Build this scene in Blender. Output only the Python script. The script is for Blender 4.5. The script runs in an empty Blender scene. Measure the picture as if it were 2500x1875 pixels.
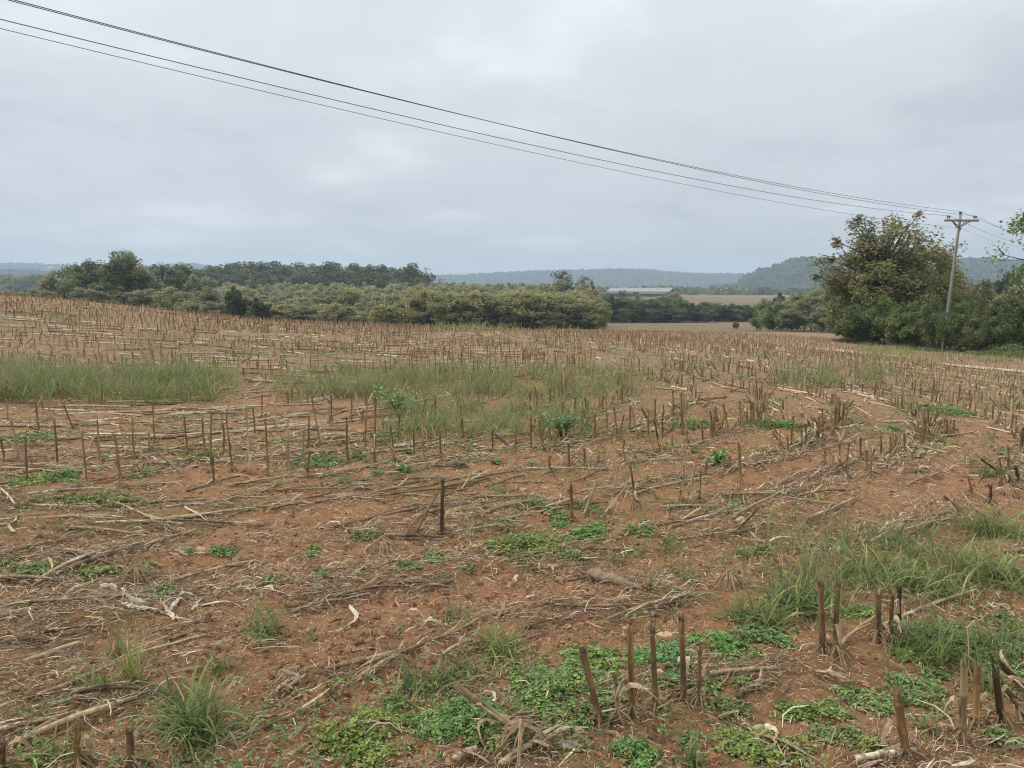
import bpy, math, random
import numpy as np
from mathutils import Vector, Matrix

R = math.radians
rng = np.random.default_rng(7)
random.seed(7)
scene = bpy.context.scene
COL = scene.collection

# ------------------------------------------------------------------ camera
F = 1878.0            # focal length in pixels of a 2500 x 1875 picture
PITCH = R(7.2)        # the camera looks slightly down
EYE = 1.6
cam_data = bpy.data.cameras.new('camera')
cam_data.sensor_width = 36.0
cam_data.lens = 36.0 * F / 2500.0
cam_data.clip_start = 0.05
cam_data.clip_end = 20000.0
cam = bpy.data.objects.new('camera', cam_data)
cam.location = (0, 0, EYE)
cam.rotation_euler = (R(90) - PITCH, 0, 0)
COL.objects.link(cam)
scene.camera = cam

# ------------------------------------------------------------------ sky and light
SUN_ELEV, SUN_AZ = R(48), R(-75)      # veiled sun, to the left and a little behind
world = bpy.data.worlds.new('World')
scene.world = world
world.use_nodes = True
wn, wl = world.node_tree.nodes, world.node_tree.links
wn.clear()
def N(nodes, kind, **kw):
    n = nodes.new(kind)
    for k, v in kw.items():
        setattr(n, k, v)
    return n
def math_node(nodes, links, op, a, b=None, c=None, clamp=False):
    m = nodes.new('ShaderNodeMath'); m.operation = op; m.use_clamp = clamp
    for i, v in enumerate((a, b, c)):
        if v is None: continue
        if isinstance(v, (int, float)): m.inputs[i].default_value = v
        else: links.new(v, m.inputs[i])
    return m.outputs[0]
out = N(wn, 'ShaderNodeOutputWorld')
sky = N(wn, 'ShaderNodeTexSky', sky_type='NISHITA', sun_disc=False)
sky.sun_elevation = SUN_ELEV
sky.sun_rotation = SUN_AZ
bg_clear = N(wn, 'ShaderNodeBackground'); bg_clear.inputs[1].default_value = 0.07
wl.new(sky.outputs[0], bg_clear.inputs[0])
tc = N(wn, 'ShaderNodeTexCoord')
sep = N(wn, 'ShaderNodeSeparateXYZ'); wl.new(tc.outputs['Generated'], sep.inputs[0])
zz = math_node(wn, wl, 'ABSOLUTE', sep.outputs[2])
den = math_node(wn, wl, 'ADD', zz, 0.16)
px_ = math_node(wn, wl, 'DIVIDE', sep.outputs[0], den)
py_ = math_node(wn, wl, 'DIVIDE', sep.outputs[1], den)
cmb = N(wn, 'ShaderNodeCombineXYZ'); wl.new(px_, cmb.inputs[0]); wl.new(py_, cmb.inputs[1])
n1 = N(wn, 'ShaderNodeTexNoise'); n1.inputs['Scale'].default_value = 0.62
n1.inputs['Detail'].default_value = 5.0; n1.inputs['Roughness'].default_value = 0.5; n1.inputs['Distortion'].default_value = 0.35
wl.new(cmb.outputs[0], n1.inputs['Vector'])
n2 = N(wn, 'ShaderNodeTexNoise'); n2.inputs['Scale'].default_value = 1.7
n2.inputs['Detail'].default_value = 4.0; n2.inputs['Roughness'].default_value = 0.55
wl.new(cmb.outputs[0], n2.inputs['Vector'])
mixn = math_node(wn, wl, 'ADD', math_node(wn, wl, 'MULTIPLY', n1.outputs[0], 0.62), math_node(wn, wl, 'MULTIPLY', n2.outputs[0], 0.38))
ramp = N(wn, 'ShaderNodeValToRGB'); wl.new(mixn, ramp.inputs[0])
ramp.color_ramp.interpolation = 'EASE'
e = ramp.color_ramp.elements
e[0].position = 0.34; e[0].color = (0.372, 0.398, 0.430, 1)
e[1].position = 0.64; e[1].color = (0.590, 0.610, 0.640, 1)
m_ = ramp.color_ramp.elements.new(0.49); m_.color = (0.464, 0.488, 0.520, 1)
bg_cloud = N(wn, 'ShaderNodeBackground')
# an overcast sky brightens steadily towards the zenith
wl.new(math_node(wn, wl, 'MULTIPLY_ADD', zz, 0.95, 0.97), bg_cloud.inputs[1])
wl.new(ramp.outputs[0], bg_cloud.inputs[0])
mixw = N(wn, 'ShaderNodeMixShader'); mixw.inputs[0].default_value = 0.93
wl.new(bg_clear.outputs[0], mixw.inputs[1]); wl.new(bg_cloud.outputs[0], mixw.inputs[2])
wl.new(mixw.outputs[0], out.inputs[0])

sun_data = bpy.data.lights.new('sun', 'SUN')
sun_data.energy = 1.5
sun_data.angle = R(12)
sun_data.color = (1.0, 0.965, 0.91)
sun = bpy.data.objects.new('sun', sun_data)
sd = Vector((math.sin(SUN_AZ) * math.cos(SUN_ELEV), math.cos(SUN_AZ) * math.cos(SUN_ELEV), math.sin(SUN_ELEV)))
sun.rotation_euler = (-sd).to_track_quat('-Z', 'Y').to_euler()
sun.location = (0, 0, 60)
COL.objects.link(sun)

scene.view_settings.view_transform = 'Standard'
scene.view_settings.look = 'None'
scene.view_settings.gamma = 1.0
scene.view_settings.exposure = 0.44
scene.view_settings.use_curve_mapping = False
cy = scene.cycles
cy.use_denoising = True
cy.filter_width = 1.1
cy.max_bounces = 5
cy.diffuse_bounces = 3
cy.glossy_bounces = 2
cy.transmission_bounces = 3
cy.transparent_max_bounces = 6
cy.volume_bounces = 1
cy.sample_clamp_indirect = 6.0
cy.use_fast_gi = False
cy.use_adaptive_sampling = True
cy.adaptive_threshold = 0.012

# ------------------------------------------------------------------ numbers and noise
def smooth(t):
    t = np.clip(t, 0, 1)
    return t * t * (3 - 2 * t)
def _hash(ix, iy, seed):
    h = (ix.astype(np.int64) * 374761393 + iy.astype(np.int64) * 668265263 + seed * 1274126177) & 0xFFFFFFFF
    h = ((h ^ (h >> 13)) * 1274126177) & 0xFFFFFFFF
    h = h ^ (h >> 16)
    return (h & 0xFFFF) / 65535.0
def vnoise(x, y, seed=0):
    x = np.asarray(x, float); y = np.asarray(y, float)
    xi, yi = np.floor(x), np.floor(y)
    fx, fy = smooth(x - xi), smooth(y - yi)
    a = _hash(xi, yi, seed); b = _hash(xi + 1, yi, seed)
    c = _hash(xi, yi + 1, seed); d = _hash(xi + 1, yi + 1, seed)
    return (a + (b - a) * fx) * (1 - fy) + (c + (d - c) * fx) * fy
def fbm(x, y, seed=0, octs=4):
    s, a, t = 0.0, 0.5, 0.0
    for k in range(octs):
        s = s + a * vnoise(x * 2 ** k, y * 2 ** k, seed + 17 * k); t += a; a *= 0.5
    return s / t

# ------------------------------------------------------------------ picture ray -> place
CP, SP = math.cos(PITCH), math.sin(PITCH)
def ray(px, py):
    u = (np.asarray(px, float) - 1250.0) / F
    v = (np.asarray(py, float) - 937.5) / F
    return u, CP - v * SP, -SP - v * CP      # x, y, z of a direction
def at(px, py, Y):
    dx, dy, dz = ray(px, py)
    t = Y / dy
    return np.stack([dx * t, dy * t, EYE + dz * t], -1)

# control points of the land: near field flat, a swell on the left, falling to a valley on the right
_ctl = [(0, 0, 0), (-4, 0, .0), (4, 0, 0), (0, -6, 0), (-9, -3, 0), (9, -3, 0), (0, 3, 0), (-3, 3.2, 0), (3, 3.2, 0), (0, 6, 0), (-4.5, 6.2, 0.0),
        (4, 6.5, -.02), (0, 10, -.03), (-8, 11, .10), (5.5, 11, -.12), (-30, 0, .8), (40, 0, -1.5), (0, -40, 0),
        (60, -40, -2), (-60, -40, 1)]
for px, py, Y in [(0, 722, 38), (300, 745, 36), (600, 780, 36), (900, 797, 41), (1060, 803, 47), (0, 800, 20), (0, 860, 15), (300, 800, 22),
                  (600, 850, 18), (1000, 850, 20), (1300, 830, 27), (1700, 840, 26), (2000, 868, 24), (2300, 897, 27), (2500, 960, 16),
                  (2302, 855, 50), (2500, 868, 46), (2000, 818, 72), (1700, 811, 78), (1250, 811, 92), (1480, 803, 112), (1700, 783, 190),
                  (1500, 781, 200), (1880, 806, 112), (1700, 742, 330), (1700, 725, 520), (1560, 723, 420), (290, 765, 125), (1850, 724, 520)]:
    p = at(px, py, Y); _ctl.append((p[0], p[1], p[2]))
_ctl += [(-45, 75, -1.2), (-25, 75, -2.6), (-15, 95, -4.3), (-30, 160, -5.5), (-90, 200, -4.5), (-120, 330, -7), (-40, 300, -7), (40, 350, -5.5),
         (-150, 100, -2.5), (120, 80, -5), (90, 45, -3.2), (0, 700, -6), (300, 700, -6), (-400, 600, -7), (500, 300, -6), (-500, 0, -2), (500, -200, -4),
         (0, -600, -2), (0, 1500, -6), (900, 1200, -6), (-900, 1200, -6)]
_ctl = np.array(_ctl, float)
def _warp(x, y):
    r = np.hypot(x, y) + 1e-6
    k = np.log1p(r / 8.0) / r
    return np.stack([x * k, y * k], -1)
_cw = _warp(_ctl[:, 0], _ctl[:, 1])
def _tps(d2):
    return np.where(d2 > 1e-12, d2 * np.log(d2 + 1e-12), 0.0)
_n = len(_ctl)
_A = np.zeros((_n + 3, _n + 3))
_A[:_n, :_n] = _tps(((_cw[:, None] - _cw[None]) ** 2).sum(-1)) + np.eye(_n) * 0.004
_A[:_n, _n] = 1; _A[:_n, _n + 1:] = _cw
_A[_n:, :_n] = _A[:_n, _n:].T
_sol = np.linalg.solve(_A, np.concatenate([_ctl[:, 2], np.zeros(3)]))
def land(x, y):
    x = np.asarray(x, float); y = np.asarray(y, float)
    shp = np.broadcast(x, y).shape
    xs = np.broadcast_to(x, shp).ravel(); ys = np.broadcast_to(y, shp).ravel()
    o = np.empty(xs.size)
    for i in range(0, xs.size, 40000):
        w = _warp(xs[i:i + 40000], ys[i:i + 40000])
        d2 = ((w[:, None] - _cw[None]) ** 2).sum(-1)
        o[i:i + 40000] = _tps(d2) @ _sol[:_n] + _sol[_n] + w @ _sol[_n + 1:]
    far = smooth((np.hypot(xs, ys) - 700) / 600)
    o = o * (1 - far) + (-6.0) * far
    return o.reshape(shp)

# the rows of the maize run in long bends around a point out to the left
CX, CY_, ASP, ROW = -5.5, 12.3, 1.25, 0.78
def _row_parts(x, y):
    # on the right, past the bend, the rows run straight away from the viewer, drifting left; on the left they run across
    x = np.asarray(x, float); y = np.asarray(y, float)
    past = np.maximum(y - CY_, 0)
    right = x > 1.2 - .10 * past
    xe = np.where(right, x + .16 * past, x)
    dx = np.maximum(xe - CX, 0) / ASP
    dx = np.where(~right & (past > 0), 0, dx)
    dy = np.where(right, np.minimum(y - CY_, 0), y - CY_)
    return dx, dy, np.sqrt(dx * dx + dy * dy + 1e-9), right & (past > 0)
def row_r(x, y):
    return _row_parts(x, y)[2]
def row_grad(x, y):
    dx, dy, r, past = _row_parts(x, y)
    gx = dx / ASP / r
    return gx, np.where(past, .16 * gx, dy / r), r
def snap_row(x, y, jit):
    gx, gy, r = row_grad(x, y)
    rs = (np.floor(r / ROW) + 0.5) * ROW + jit
    g2 = gx * gx + gy * gy + 1e-6
    k = (rs - r) / g2
    return x + gx * k, y + gy * k
def row_dir(x, y):
    gx, gy, r = row_grad(x, y)
    l = np.hypot(gx, gy) + 1e-9
    return -gy / l, gx / l

def micro(x, y):
    d = np.hypot(x, y)
    k = np.exp(-d / 16.0)
    z = (fbm(x * 2.1, y * 2.1, 3, 3) - .5) * 0.085 + (fbm(x * 11, y * 11, 9, 3) - .5) * 0.055
    z = z + (fbm(x * 38, y * 38, 21, 2) - .5) * 0.020
    z = z + 0.016 * np.cos(2 * np.pi * (row_r(x, y) / ROW - .5)) * np.exp(-d / 25)
    return z * k
def gz(x, y):
    return land(x, y) + micro(x, y)
def hit(px, py, it=14):
    """where picture rays meet the land (points well below the skyline)"""
    dx, dy, dz = ray(px, py)
    z = np.zeros(np.broadcast(dx, dy).shape)
    for _ in range(it):
        t = np.minimum((z - EYE) / np.minimum(dz, -1e-3), 300.0)
        zn = gz(dx * t, dy * t)
        z = 0.45 * z + 0.55 * zn
    t = (z - EYE) / np.minimum(dz, -1e-3)
    return np.stack([dx * t, dy * t, EYE + dz * t], -1)

# ------------------------------------------------------------------ mesh helpers
def mesh_from(name, V, quads=None, tris=None, col=None, smooth_sh=False, mat=None):
    me = bpy.data.meshes.new(name)
    V = np.asarray(V, np.float32).reshape(-1, 3)
    q = np.zeros((0, 4), np.int32) if quads is None else np.asarray(quads, np.int32).reshape(-1, 4)
    t = np.zeros((0, 3), np.int32) if tris is None else np.asarray(tris, np.int32).reshape(-1, 3)
    me.vertices.add(len(V)); me.vertices.foreach_set('co', V.ravel())
    nl = q.size + t.size
    me.loops.add(nl)
    me.loops.foreach_set('vertex_index', np.concatenate([q.ravel(), t.ravel()]).astype(np.int32))
    me.polygons.add(len(q) + len(t))
    starts = np.concatenate([np.arange(len(q)) * 4, q.size + np.arange(len(t)) * 3]).astype(np.int32)
    me.polygons.foreach_set('loop_start', starts)
    me.update(calc_edges=True)
    me.polygons.foreach_set('use_smooth', np.full(len(q) + len(t), smooth_sh, bool))
    if col is not None:
        a = me.color_attributes.new('Col', 'FLOAT_COLOR', 'POINT')
        c = np.ones((len(V), 4), np.float32); c[:, :3] = np.asarray(col, np.float32).reshape(-1, 3)
        a.data.foreach_set('color', c.ravel())
    if mat is not None:
        me.materials.append(mat)
    return me
class Geo:
    """collects verts, quads, tris and colours into one mesh"""
    def __init__(s):
        s.V, s.Q, s.T, s.C, s.n = [], [], [], [], 0
    def add(s, V, Q=None, T=None, C=None):
        V = np.asarray(V, float).reshape(-1, 3)
        if Q is not None and len(Q): s.Q.append(np.asarray(Q).reshape(-1, 4) + s.n)
        if T is not None and len(T): s.T.append(np.asarray(T).reshape(-1, 3) + s.n)
        s.V.append(V); s.n += len(V)
        C = np.ones(3) if C is None else np.asarray(C, float)
        s.C.append(np.broadcast_to(C, V.shape) if C.ndim == 1 else C.reshape(-1, 3))
        return s
    def mesh(s, name, mat, smooth_sh=False):
        return mesh_from(name, np.concatenate(s.V), np.concatenate(s.Q) if s.Q else None, np.concatenate(s.T) if s.T else None,
                         np.concatenate(s.C), smooth_sh, mat)
def nrm(a):
    return a / (np.linalg.norm(a, axis=-1, keepdims=True) + 1e-9)
def tubes(P, Rd, sides=6, cap=True):
    """P (n,k,3) spines, Rd (n,k) radii -> verts, quads, tris"""
    P = np.asarray(P, float); Rd = np.asarray(Rd, float)
    if P.ndim == 2: P = P[None]; Rd = Rd[None]
    n, k, _ = P.shape
    T = np.empty_like(P)
    T[:, 1:-1] = P[:, 2:] - P[:, :-2]; T[:, 0] = P[:, 1] - P[:, 0]; T[:, -1] = P[:, -1] - P[:, -2]
    T = nrm(T)
    ref = np.where(np.abs(T[:, :1, 2:3]) > .8, np.array([1., 0, 0]), np.array([0, 0, 1.]))
    ref = np.broadcast_to(ref, T.shape)
    A = nrm(np.cross(ref, T)); B = np.cross(T, A)
    th = np.arange(sides) * 2 * np.pi / sides
    V = P[:, :, None] + Rd[:, :, None, None] * (A[:, :, None] * np.cos(th)[None, None, :, None] + B[:, :, None] * np.sin(th)[None, None, :, None])
    idx = np.arange(n * k * sides).reshape(n, k, sides)
    a = idx[:, :-1]; b = idx[:, 1:]
    Q = np.stack([a, np.roll(a, -1, 2), np.roll(b, -1, 2), b], -1).reshape(-1, 4)
    Tr = []
    if cap:
        for s_ in range(1, sides - 1):
            Tr.append(np.stack([idx[:, -1, 0], idx[:, -1, s_], idx[:, -1, s_ + 1]], -1))
            Tr.append(np.stack([idx[:, 0, 0], idx[:, 0, s_ + 1], idx[:, 0, s_]], -1))
        Tr = np.concatenate(Tr)
    return V.reshape(-1, 3), Q, Tr
def ribbons(P, W, S):
    """P (n,k,3) spines, W (n,k) half widths, S (n,k,3) side vectors"""
    n, k, _ = P.shape
    L = P - S * W[..., None]; Rr = P + S * W[..., None]
    V = np.stack([L, Rr], 2)
    idx = np.arange(n * k * 2).reshape(n, k, 2)
    Q = np.stack([idx[:, :-1, 0], idx[:, :-1, 1], idx[:, 1:, 1], idx[:, 1:, 0]], -1).reshape(-1, 4)
    return V.reshape(-1, 3), Q
def leaf_quads(C, size, Nrm, aspect=1.5, rg=rng):
    n = len(C)
    t = nrm(rg.normal(size=(n, 3)))
    u = nrm(np.cross(Nrm, t)); v = np.cross(Nrm, u)
    size = np.broadcast_to(size, (n,))[:, None]
    a = C - u * size * aspect * .5; b = C - v * size * .5 + Nrm * size * .06
    c = C + u * size * aspect * .5; d = C + v * size * .5 + Nrm * size * .06
    V = np.stack([a, b, c, d], 1).reshape(-1, 3)
    return V, np.arange(4 * n).reshape(n, 4)
def jitcol(base, n, amt=.18, rg=rng):
    base = np.asarray(base, float)
    if base.ndim == 1: base = np.broadcast_to(base, (n, 3))
    return np.clip(base * (1 + rg.normal(size=(n, 1)) * amt) * (1 + rg.normal(size=(n, 3)) * amt * .3), .004, .9)

# ------------------------------------------------------------------ materials
def attr_mat(name, rough=.75, nscale=30.0, namp=.35, transl=0.0, bump=0.0, stretch=None, spec=.25):
    m = bpy.data.materials.new(name); m.use_nodes = True
    nd, ln = m.node_tree.nodes, m.node_tree.links
    nd.clear()
    o = N(nd, 'ShaderNodeOutputMaterial')
    b = N(nd, 'ShaderNodeBsdfPrincipled'); b.inputs['Roughness'].default_value = rough
    b.inputs['Specular IOR Level'].default_value = spec
    at_ = N(nd, 'ShaderNodeAttribute', attribute_name='Col')
    tc_ = N(nd, 'ShaderNodeTexCoord')
    vec = tc_.outputs['Object']
    if stretch:
        mp = N(nd, 'ShaderNodeMapping'); mp.inputs['Scale'].default_value = stretch
        ln.new(vec, mp.inputs[0]); vec = mp.outputs[0]
    no = N(nd, 'ShaderNodeTexNoise'); no.inputs['Scale'].default_value = nscale; no.inputs['Detail'].default_value = 4
    ln.new(vec, no.inputs['Vector'])
    mr = N(nd, 'ShaderNodeMapRange'); mr.inputs[1].default_value = .3; mr.inputs[2].default_value = .7
    mr.inputs[3].default_value = 1 - namp; mr.inputs[4].default_value = 1 + namp
    ln.new(no.outputs[0], mr.inputs[0])
    mx = N(nd, 'ShaderNodeVectorMath', operation='SCALE')
    ln.new(at_.outputs['Color'], mx.inputs[0]); ln.new(mr.outputs[0], mx.inputs['Scale'])
    ln.new(mx.outputs[0], b.inputs['Base Color'])
    if bump:
        bp = N(nd, 'ShaderNodeBump'); bp.inputs['Strength'].default_value = bump; bp.inputs['Distance'].default_value = .01
        ln.new(no.outputs[0], bp.inputs['Height']); ln.new(bp.outputs[0], b.inputs['Normal'])
    if transl:
        tr = N(nd, 'ShaderNodeBsdfTranslucent'); ln.new(mx.outputs[0], tr.inputs[0])
        ms = N(nd, 'ShaderNodeMixShader'); ms.inputs[0].default_value = transl
        ln.new(b.outputs[0], ms.inputs[1]); ln.new(tr.outputs[0], ms.inputs[2]); ln.new(ms.outputs[0], o.inputs[0])
    else:
        ln.new(b.outputs[0], o.inputs[0])
    return m
M = {}
M['leaf'] = attr_mat('leaf', .6, .6, .30, .45, spec=.3)
M['midleaf'] = attr_mat('thicket_leaf', .65, .3, .25, .55, spec=.2)
M['farleaf'] = attr_mat('far_leaf', .8, .05, .30, .35, spec=.1)
M['grass'] = attr_mat('grass_blade', .5, 3, .25, .40, spec=.35)
M['clover'] = attr_mat('clover_leaf', .55, 9, .25, .25, spec=.3)
M['stalk'] = attr_mat('dry_stalk', .7, 70, .42, 0, .35, (1, 1, .12), .2)
M['straw'] = attr_mat('straw', .7, 60, .30, .12, .2, None, .2)
M['bark'] = attr_mat('bark', .9, 5, .35, 0, .5, (1, 1, .3), .1)
M['clod'] = attr_mat('soil_clod', .95, 40, .3, 0, .4, None, .05)
M['stone'] = attr_mat('stone', .85, 60, .25, 0, .5, None, .2)
M['wood'] = attr_mat('weathered_wood', .85, 30, .35, 0, .5, (1, 1, .06), .15)
M['metal'] = attr_mat('metal', .45, 4, .12, 0, 0, None, .4)
M['paint'] = attr_mat('barn_sheet', .5, .7, .14, 0, 0, (1, 1, 3), .3)

# ------------------------------------------------------------------ object helpers
def tag(o, label=None, cat=None, group=None, kind=None):
    if label: o['label'] = label
    if cat: o['category'] = cat
    if group: o['group'] = group
    if kind: o['kind'] = kind
    return o
def obj(name, me, parent=None, loc=None):
    o = bpy.data.objects.new(name, me); COL.objects.link(o)
    if parent is not None: o.parent = parent
    if loc is not None: o.location = loc
    return o
def empty(name, loc=(0, 0, 0)):
    o = bpy.data.objects.new(name, None); COL.objects.link(o)
    o.empty_display_size = .1; o.location = loc
    return o
def copy_tree(o, parent=None):
    c = o.copy(); COL.objects.link(c); c.parent = parent
    for ch in list(o.children): copy_tree(ch, c)
    return c

# ------------------------------------------------------------------ the ground
ang = np.concatenate([np.linspace(R(-50), R(50), 391), np.linspace(R(50), R(310), 60)[1:-1]])
rad = np.concatenate([[.25, .6, .9], np.geomspace(1.2, 32, 270), np.geomspace(32, 3400, 100)[1:]])
AA, RR = np.meshgrid(ang, rad)
gx_, gy_ = (RR * np.sin(AA)), (RR * np.cos(AA))
gz_ = gz(gx_, gy_)
GV = np.stack([gx_, gy_, gz_], -1).reshape(-1, 3)
na, nr = len(ang), len(rad)
ii = np.arange(na * nr).reshape(nr, na)
GQ = np.stack([ii[:-1], np.roll(ii[:-1], -1, 1), np.roll(ii[1:], -1, 1), ii[1:]], -1)[:, :, ::-1].reshape(-1, 4)
cidx = len(GV)
GV = np.concatenate([GV, [[0, 0, float(gz(0., 0.))]]])
GT = np.stack([np.full(na, cidx), np.roll(ii[0], -1), ii[0]], -1)[:, ::-1]
gx1, gy1 = GV[:, 0], GV[:, 1]
dist = np.hypot(gx1, gy1)
# ground cover, by place: r = share of dry litter, g = low green cover, b = valley meadow
litter = .12 + smooth((dist - 4) / 18) * 1.1
track = np.zeros_like(dist)
meadow = np.zeros_like(dist)
# valley field beyond the stubble edge
edge = 60 + 26 * smooth((40 - gx1) / 60) + fbm(gx1 / 9, gy1 / 9, 5, 2) * 6
meadow = smooth((gy1 - edge - 12) / 10)
meadow = np.where(gy1 > 280, .88 * meadow, meadow)
green = smooth((fbm(gx1 * .45, gy1 * .45, 40, 3) - .56) * 9) * np.exp(-np.maximum(dist - 8, 0) / 60) * .55
gcol = np.stack([np.clip(litter + track, 0, 1), np.clip(green, 0, 1), meadow], -1)

def ground_mat():
    m = bpy.data.materials.new('red_soil'); m.use_nodes = True
    nd, ln = m.node_tree.nodes, m.node_tree.links; nd.clear()
    o = N(nd, 'ShaderNodeOutputMaterial'); b = N(nd, 'ShaderNodeBsdfPrincipled')
    b.inputs['Roughness'].default_value = .95; b.inputs['Specular IOR Level'].default_value = .08
    ln.new(b.outputs[0], o.inputs[0])
    tc_ = N(nd, 'ShaderNodeTexCoord'); vec = tc_.outputs['Object']
    at_ = N(nd, 'ShaderNodeAttribute', attribute_name='Col')
    sp = N(nd, 'ShaderNodeSeparateColor'); ln.new(at_.outputs['Color'], sp.inputs[0])
    def noise(sc, det=5, rough=.6, dis=0.0):
        n = N(nd, 'ShaderNodeTexNoise'); n.inputs['Scale'].default_value = sc; n.inputs['Detail'].default_value = det
        n.inputs['Roughness'].default_value = rough; n.inputs['Distortion'].default_value = dis
        ln.new(vec, n.inputs['Vector']); return n.outputs[0]
    def ramp(v, stops):
        r = N(nd, 'ShaderNodeValToRGB'); ln.new(v, r.inputs[0])
        el = r.color_ramp.elements
        while len(el) < len(stops): el.new(.5)
        for e_, (p, c) in zip(el, stops): e_.position = p; e_.color = (*c, 1)
        return r.outputs[0]
    def mix(f, a, c):
        x = N(nd, 'ShaderNodeMix', data_type='RGBA')
        if isinstance(f, float): x.inputs[0].default_value = f
        else: ln.new(f, x.inputs[0])
        ln.new(a, x.inputs[6]); ln.new(c, x.inputs[7]); return x.outputs[2]
    big = noise(.55, 4); mid = noise(5.5, 6, .65); fine = noise(60, 5, .7); vf = noise(260, 3, .7)
    soil = ramp(mid, [(.28, (.175, .084, .043)), (.5, (.300, .150, .075)), (.72, (.410, .222, .115))])
    soil2 = ramp(fine, [(.30, (.105, .052, .030)), (.48, (.310, .158, .082)), (.70, (.520, .310, .175))])
    soil = mix(.5, soil, soil2)
    soil3 = ramp(big, [(.35, (.22, .115, .062)), (.65, (.40, .200, .098))])
    soil = mix(.3, soil, soil3)
    dust = ramp(noise(24, 6, .75, .4), [(.36, (.16, .085, .048)), (.52, (.30, .175, .098)), (.66, (.46, .325, .195))])
    soil = mix(.35, soil, dust)
    hs = N(nd, 'ShaderNodeHueSaturation'); hs.inputs['Saturation'].default_value = 1.06; hs.inputs['Value'].default_value = 1.28
    ln.new(soil, hs.inputs['Color']); soil = hs.outputs[0]
    # dry litter crumbs, as print on the far ground only where pieces are too small to pick apart
    lit = ramp(fine, [(.25, (.140, .082, .048)), (.45, (.275, .178, .106)), (.62, (.395, .280, .175)), (.78, (.54, .43, .29))])
    lit2 = ramp(mid, [(.3, (.235, .146, .088)), (.7, (.385, .262, .162))])
    lit = mix(.5, lit, lit2)
    lf = math_node(nd, ln, 'MULTIPLY', sp.outputs[0], math_node(nd, ln, 'ADD', .55, math_node(nd, ln, 'MULTIPLY', noise(1.3, 4), .7)), clamp=True)
    c = mix(lf, soil, lit)
    grn = ramp(fine, [(.3, (.06, .075, .03)), (.7, (.17, .19, .085))])
    gf = math_node(nd, ln, 'MULTIPLY', sp.outputs[1], ramp_f(nd, ln, mid), clamp=True)
    c = mix(gf, c, grn)
    mead = ramp(noise(.05, 5, .65, .6), [(.34, (.15, .135, .065)), (.5, (.225, .165, .098)), (.66, (.27, .188, .118))])
    c = mix(sp.outputs[2], c, mead)
    pass
    ln.new(c, b.inputs['Base Color'])
    h = math_node(nd, ln, 'ADD', math_node(nd, ln, 'MULTIPLY', fine, .6), math_node(nd, ln, 'MULTIPLY', vf, .4))
    bp = N(nd, 'ShaderNodeBump'); bp.inputs['Strength'].default_value = .85; bp.inputs['Distance'].default_value = .028
    ln.new(h, bp.inputs['Height']); ln.new(bp.outputs[0], b.inputs['Normal'])
    return m
def ramp_f(nd, ln, v):
    mr = N(nd, 'ShaderNodeMapRange'); mr.inputs[1].default_value = .38; mr.inputs[2].default_value = .62
    ln.new(v, mr.inputs[0]); return mr.outputs[0]
ground = obj('ground', mesh_from('ground', GV, GQ, GT, gcol, True, ground_mat()))
tag(ground, 'bare red clay field falling to the valley', 'field', kind='structure')
# ------------------------------------------------------------------ hills with forest
GREEN_D, GREEN_M, GREEN_B = (.110, .140, .054), (.190, .230, .078), (.245, .335, .098)
OLIVE, OLIVE_Y, YELLOW = (.265, .255, .105), (.290, .270, .115), (.350, .300, .120)
BROWN_O, RUST, GREYG = (.280, .230, .125), (.245, .165, .095), (.190, .205, .120)
def plain_mat(name, c, rough=.9):
    m = bpy.data.materials.new(name); m.use_nodes = True
    nd, ln = m.node_tree.nodes, m.node_tree.links
    b = nd['Principled BSDF']; b.inputs['Roughness'].default_value = rough
    no = N(nd, 'ShaderNodeTexNoise'); no.inputs['Scale'].default_value = .03; no.inputs['Detail'].default_value = 6
    t = N(nd, 'ShaderNodeTexCoord'); ln.new(t.outputs['Object'], no.inputs['Vector'])
    r = N(nd, 'ShaderNodeValToRGB'); ln.new(no.outputs[0], r.inputs[0])
    r.color_ramp.elements[0].position = .3; r.color_ramp.elements[1].position = .7
    r.color_ramp.elements[0].color = (c[0] * .7, c[1] * .7, c[2] * .7, 1); r.color_ramp.elements[1].color = (c[0] * 1.3, c[1] * 1.3, c[2] * 1.3, 1)
    ln.new(r.outputs[0], b.inputs['Base Color'])
    return m
M['hill'] = plain_mat('wooded_hill', (.040, .055, .026))
def canopy(pts, rad_, seed, pal, nq=23, leaf=.50):
    """forest crowns at pts (n,3): each a ragged dome of leaf faces"""
    rg = np.random.default_rng(seed)
    n = len(pts)
    d = nrm(rg.normal(size=(n, nq, 3))); d[..., 2] = np.abs(d[..., 2]) * .95 - .12
    rr = rad_[:, None, None] * (.72 + .38 * rg.random((n, nq, 1)))
    C = pts[:, None] + d * rr * np.array([1, 1, 1.05])
    nn = nrm(d + rg.normal(size=d.shape) * .38)
    pick = np.asarray(pal)[rg.integers(0, len(pal), n)]
    col = jitcol(np.repeat(pick, nq, 0), n * nq, .16, rg)
    sz = np.repeat(rad_ * leaf * 2, nq) * (.6 + .7 * rg.random(n * nq))
    V, Q = leaf_quads(C.reshape(-1, 3), sz, nn.reshape(-1, 3), 1.15, rg)
    return V, Q, np.repeat(col, 4, 0)
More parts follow.
